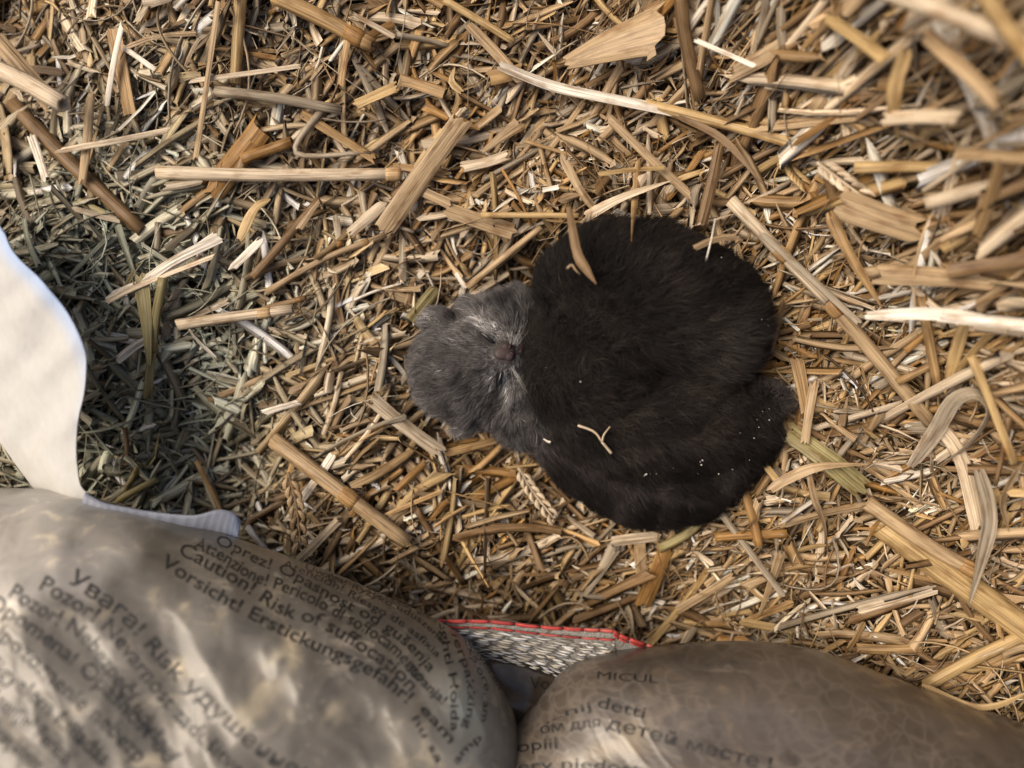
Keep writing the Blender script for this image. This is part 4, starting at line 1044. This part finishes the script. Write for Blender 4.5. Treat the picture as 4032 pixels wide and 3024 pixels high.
# ------------------------------------------------------------------ the countless rest
def scatter(name, label, n, Lm, Ls, Wlo, Whi, hlo, hhi, palette, wts, nseg, flat, bend, pitch, box=(-.275, .30, -.20, .25), region=None, seed=2):
    g = np.random.default_rng(seed)
    x = g.uniform(box[0], box[1], n); y = g.uniform(box[2], box[3], n)
    if region is not None:
        k = region(x, y, g); x, y = x[k], y[k]; n = len(x)
    L = np.clip(g.lognormal(math.log(Lm), Ls, n), .0025, .06); W = g.uniform(Wlo, Whi, n) ** 1.0
    a = g.uniform(0, math.pi, n); a = np.where(g.random(n) < .35, g.normal(.65, .5, n), a)
    slope = sstep(.0, .05, terrain(x, y))
    pit = g.normal(0, 1, n) * (pitch + .28 * slope); lay = g.uniform(hlo, hhi, n) + slope * g.uniform(0, .006, n)
    bd = g.normal(0, bend, n); bz = g.normal(0, bend * .5, n)
    s = np.linspace(-.5, .5, nseg + 1)
    dx, dy = np.cos(a), np.sin(a)
    Xc = x[:, None] + dx[:, None] * L[:, None] * s - dy[:, None] * (L * bd)[:, None] * (1 - 4 * s * s)
    Yc = y[:, None] + dy[:, None] * L[:, None] * s + dx[:, None] * (L * bd)[:, None] * (1 - 4 * s * s)
    h0 = terrain(x, y)
    e = .004; gx = (terrain(x + e, y) - terrain(x - e, y)) / (2 * e); gy = (terrain(x, y + e) - terrain(x, y - e)) / (2 * e)
    sl_ = np.clip(gx * dx + gy * dy, -1.6, 1.6)
    Zc = h0[:, None] + lay[:, None] + (sl_ + pit)[:, None] * L[:, None] * s + (L * bz)[:, None] * (1 - 4 * s * s)
    C = np.stack([Xc, Yc, Zc], -1)
    bad = in_kitten(C.reshape(-1, 3), .92).reshape(n, -1).any(1) | in_bag(C[:, nseg // 2])
    C, L, W, a = C[~bad], L[~bad], W[~bad], a[~bad]; n = len(C); x, y = x[~bad], y[~bad]
    T = np.gradient(C, axis=1); T /= np.linalg.norm(T, axis=2)[..., None] + 1e-12
    S_ = np.cross(T, np.array([0, 0, 1.0])); S_ /= np.linalg.norm(S_, axis=2)[..., None] + 1e-9
    N_ = np.cross(S_, T)
    rl = g.normal(0, .45, n)[:, None, None] + g.normal(0, .35, n)[:, None, None] * s[None, :, None]
    S2 = S_ * np.cos(rl) + N_ * np.sin(rl); N2 = N_ * np.cos(rl) - S_ * np.sin(rl)
    tap = np.ones((n, nseg + 1)); tp = g.random(n)
    tap[:, -1] = np.where(tp < .35, .25, 1); tap[:, 0] = np.where(tp > .85, .35, 1)
    hw = W[:, None] * tap / 2; ht = hw * flat
    arch = hw * g.uniform(-.35, .30, n)[:, None]
    if flat < .6:
        cs = [(-1, 0, -1), (.15, 1, 0), (1, 0, -1), (.15, -1, 0)]
    else:
        cs = [(-1, -.5, 0), (0, 1, 0), (1, -.5, 0)]
    m = len(cs)
    R = np.stack([C + S2 * (hw * u)[..., None] + N2 * (ht * v + arch * q)[..., None] for u, v, q in cs], 2)   # n,seg,m,3
    jag = g.uniform(-.8, .8, (n, 2, m)) * W[:, None, None] * .7
    R[:, 0] += T[:, 0][:, None, :] * jag[:, 0][..., None]; R[:, -1] += T[:, -1][:, None, :] * jag[:, 1][..., None]
    V = R.reshape(-1, 3)
    per = (nseg + 1) * m; base = (np.arange(n) * per)[:, None]
    q = []
    for i in range(nseg):
        for k in range(m):
            k2 = (k + 1) % m
            q.append([i * m + k, i * m + k2, (i + 1) * m + k2, (i + 1) * m + k])
    Fq = (base[:, :, None] + np.array(q)[None]).reshape(-1, 4)
    P = np.array([COL[c] for c in palette]); ci = g.choice(len(P), n, p=np.array(wts) / sum(wts))
    tint = P[ci] * g.lognormal(0, .20, n)[:, None]
    hay = np.clip(1.5 * np.exp(-(((x + .160) / .066) ** 2 + ((y - .010) / .090) ** 2)), 0, 1)[:, None] * g.uniform(.5, 1.0, n)[:, None]  # patch of grey-green hay, with the sack's cool shade mixed into its colour
    hay_shade = tint.mean(1)[:, None] * np.array([.90, 1.0, .82]); tint = tint * (1 - hay) + hay_shade * 1.45 * hay
    tint = np.clip(tint, .015, .85)
    G = np.zeros((n, nseg + 1, m, 3)); G[..., 0] = (s[None, :, None] + .5) * L[:, None, None] * 1000
    G[..., 1] = np.array([c[0] for c in cs])[None, None, :] * W[:, None, None] * 500; G[..., 2] = g.uniform(0, 50, n)[:, None, None]
    me = mesh_np(name, V, Fq, np.repeat(tint, per, 0), G.reshape(-1, 3), smooth=flat > .6)
    return tag(link(name, me, mat=M_STRAW), label, 'straw', kind='stuff')
pall = ['tan', 'golden', 'pale', 'white', 'amber', 'brown', 'grey', 'dark', 'honey']
pall2 = ['tan', 'golden', 'pale', 'white', 'amber', 'brown', 'grey', 'dark', 'honey']
scatter('chopped_straw', 'chopped straw covering the whole nest floor', 25000, .0125, .5, .0008, .0030, -.002, .0050, pall2, [30, 12, 17, 7, 8, 19, 11, 8, 11], 4, .07, .04, .10, seed=2)
scatter('straw_fibres', 'fine dusty straw fibres between the chopped straw', 11000, .014, .5, .00025, .0007, 0.0, .0066, pall2, [24, 8, 10, 6, 4, 26, 16, 14, 6], 5, .9, .20, .09, seed=4)
scatter('straw_flakes', 'small bright straw flakes on the nest floor', 6500, .0065, .5, .0010, .0028, .002, .0075, ['white', 'pale', 'tan', 'golden'], [4, 6, 6, 2], 2, .09, .03, .12, seed=6)
scatter('broad_straw', 'broader straw strips among the chopped straw', 6500, .021, .42, .0018, .0046, .002, .0076, pall2, [34, 12, 18, 6, 9, 15, 9, 3, 12], 5, .08, .035, .06, seed=8)
scatter('hay_strands', 'long thin curved hay strands lying over the straw', 1000, .028, .40, .0004, .0012, .004, .0098, ['brown', 'grey', 'tan', 'pale', 'dark', 'honey'], [7, 4, 5, 3, 3, 2], 8, .8, .16, .05, seed=12)
scatter('heap_straw', 'coarse straw pieces of the raised heap at the right', 1900, .028, .35, .0028, .0065, .002, .016, pall2, [30, 14, 26, 10, 5, 10, 6, 3, 10], 4, .16, .03, .25, seed=9,
        region=lambda x, y, g: (.8 * x + .6 * y + g.normal(0, .012, len(x))) > .125)
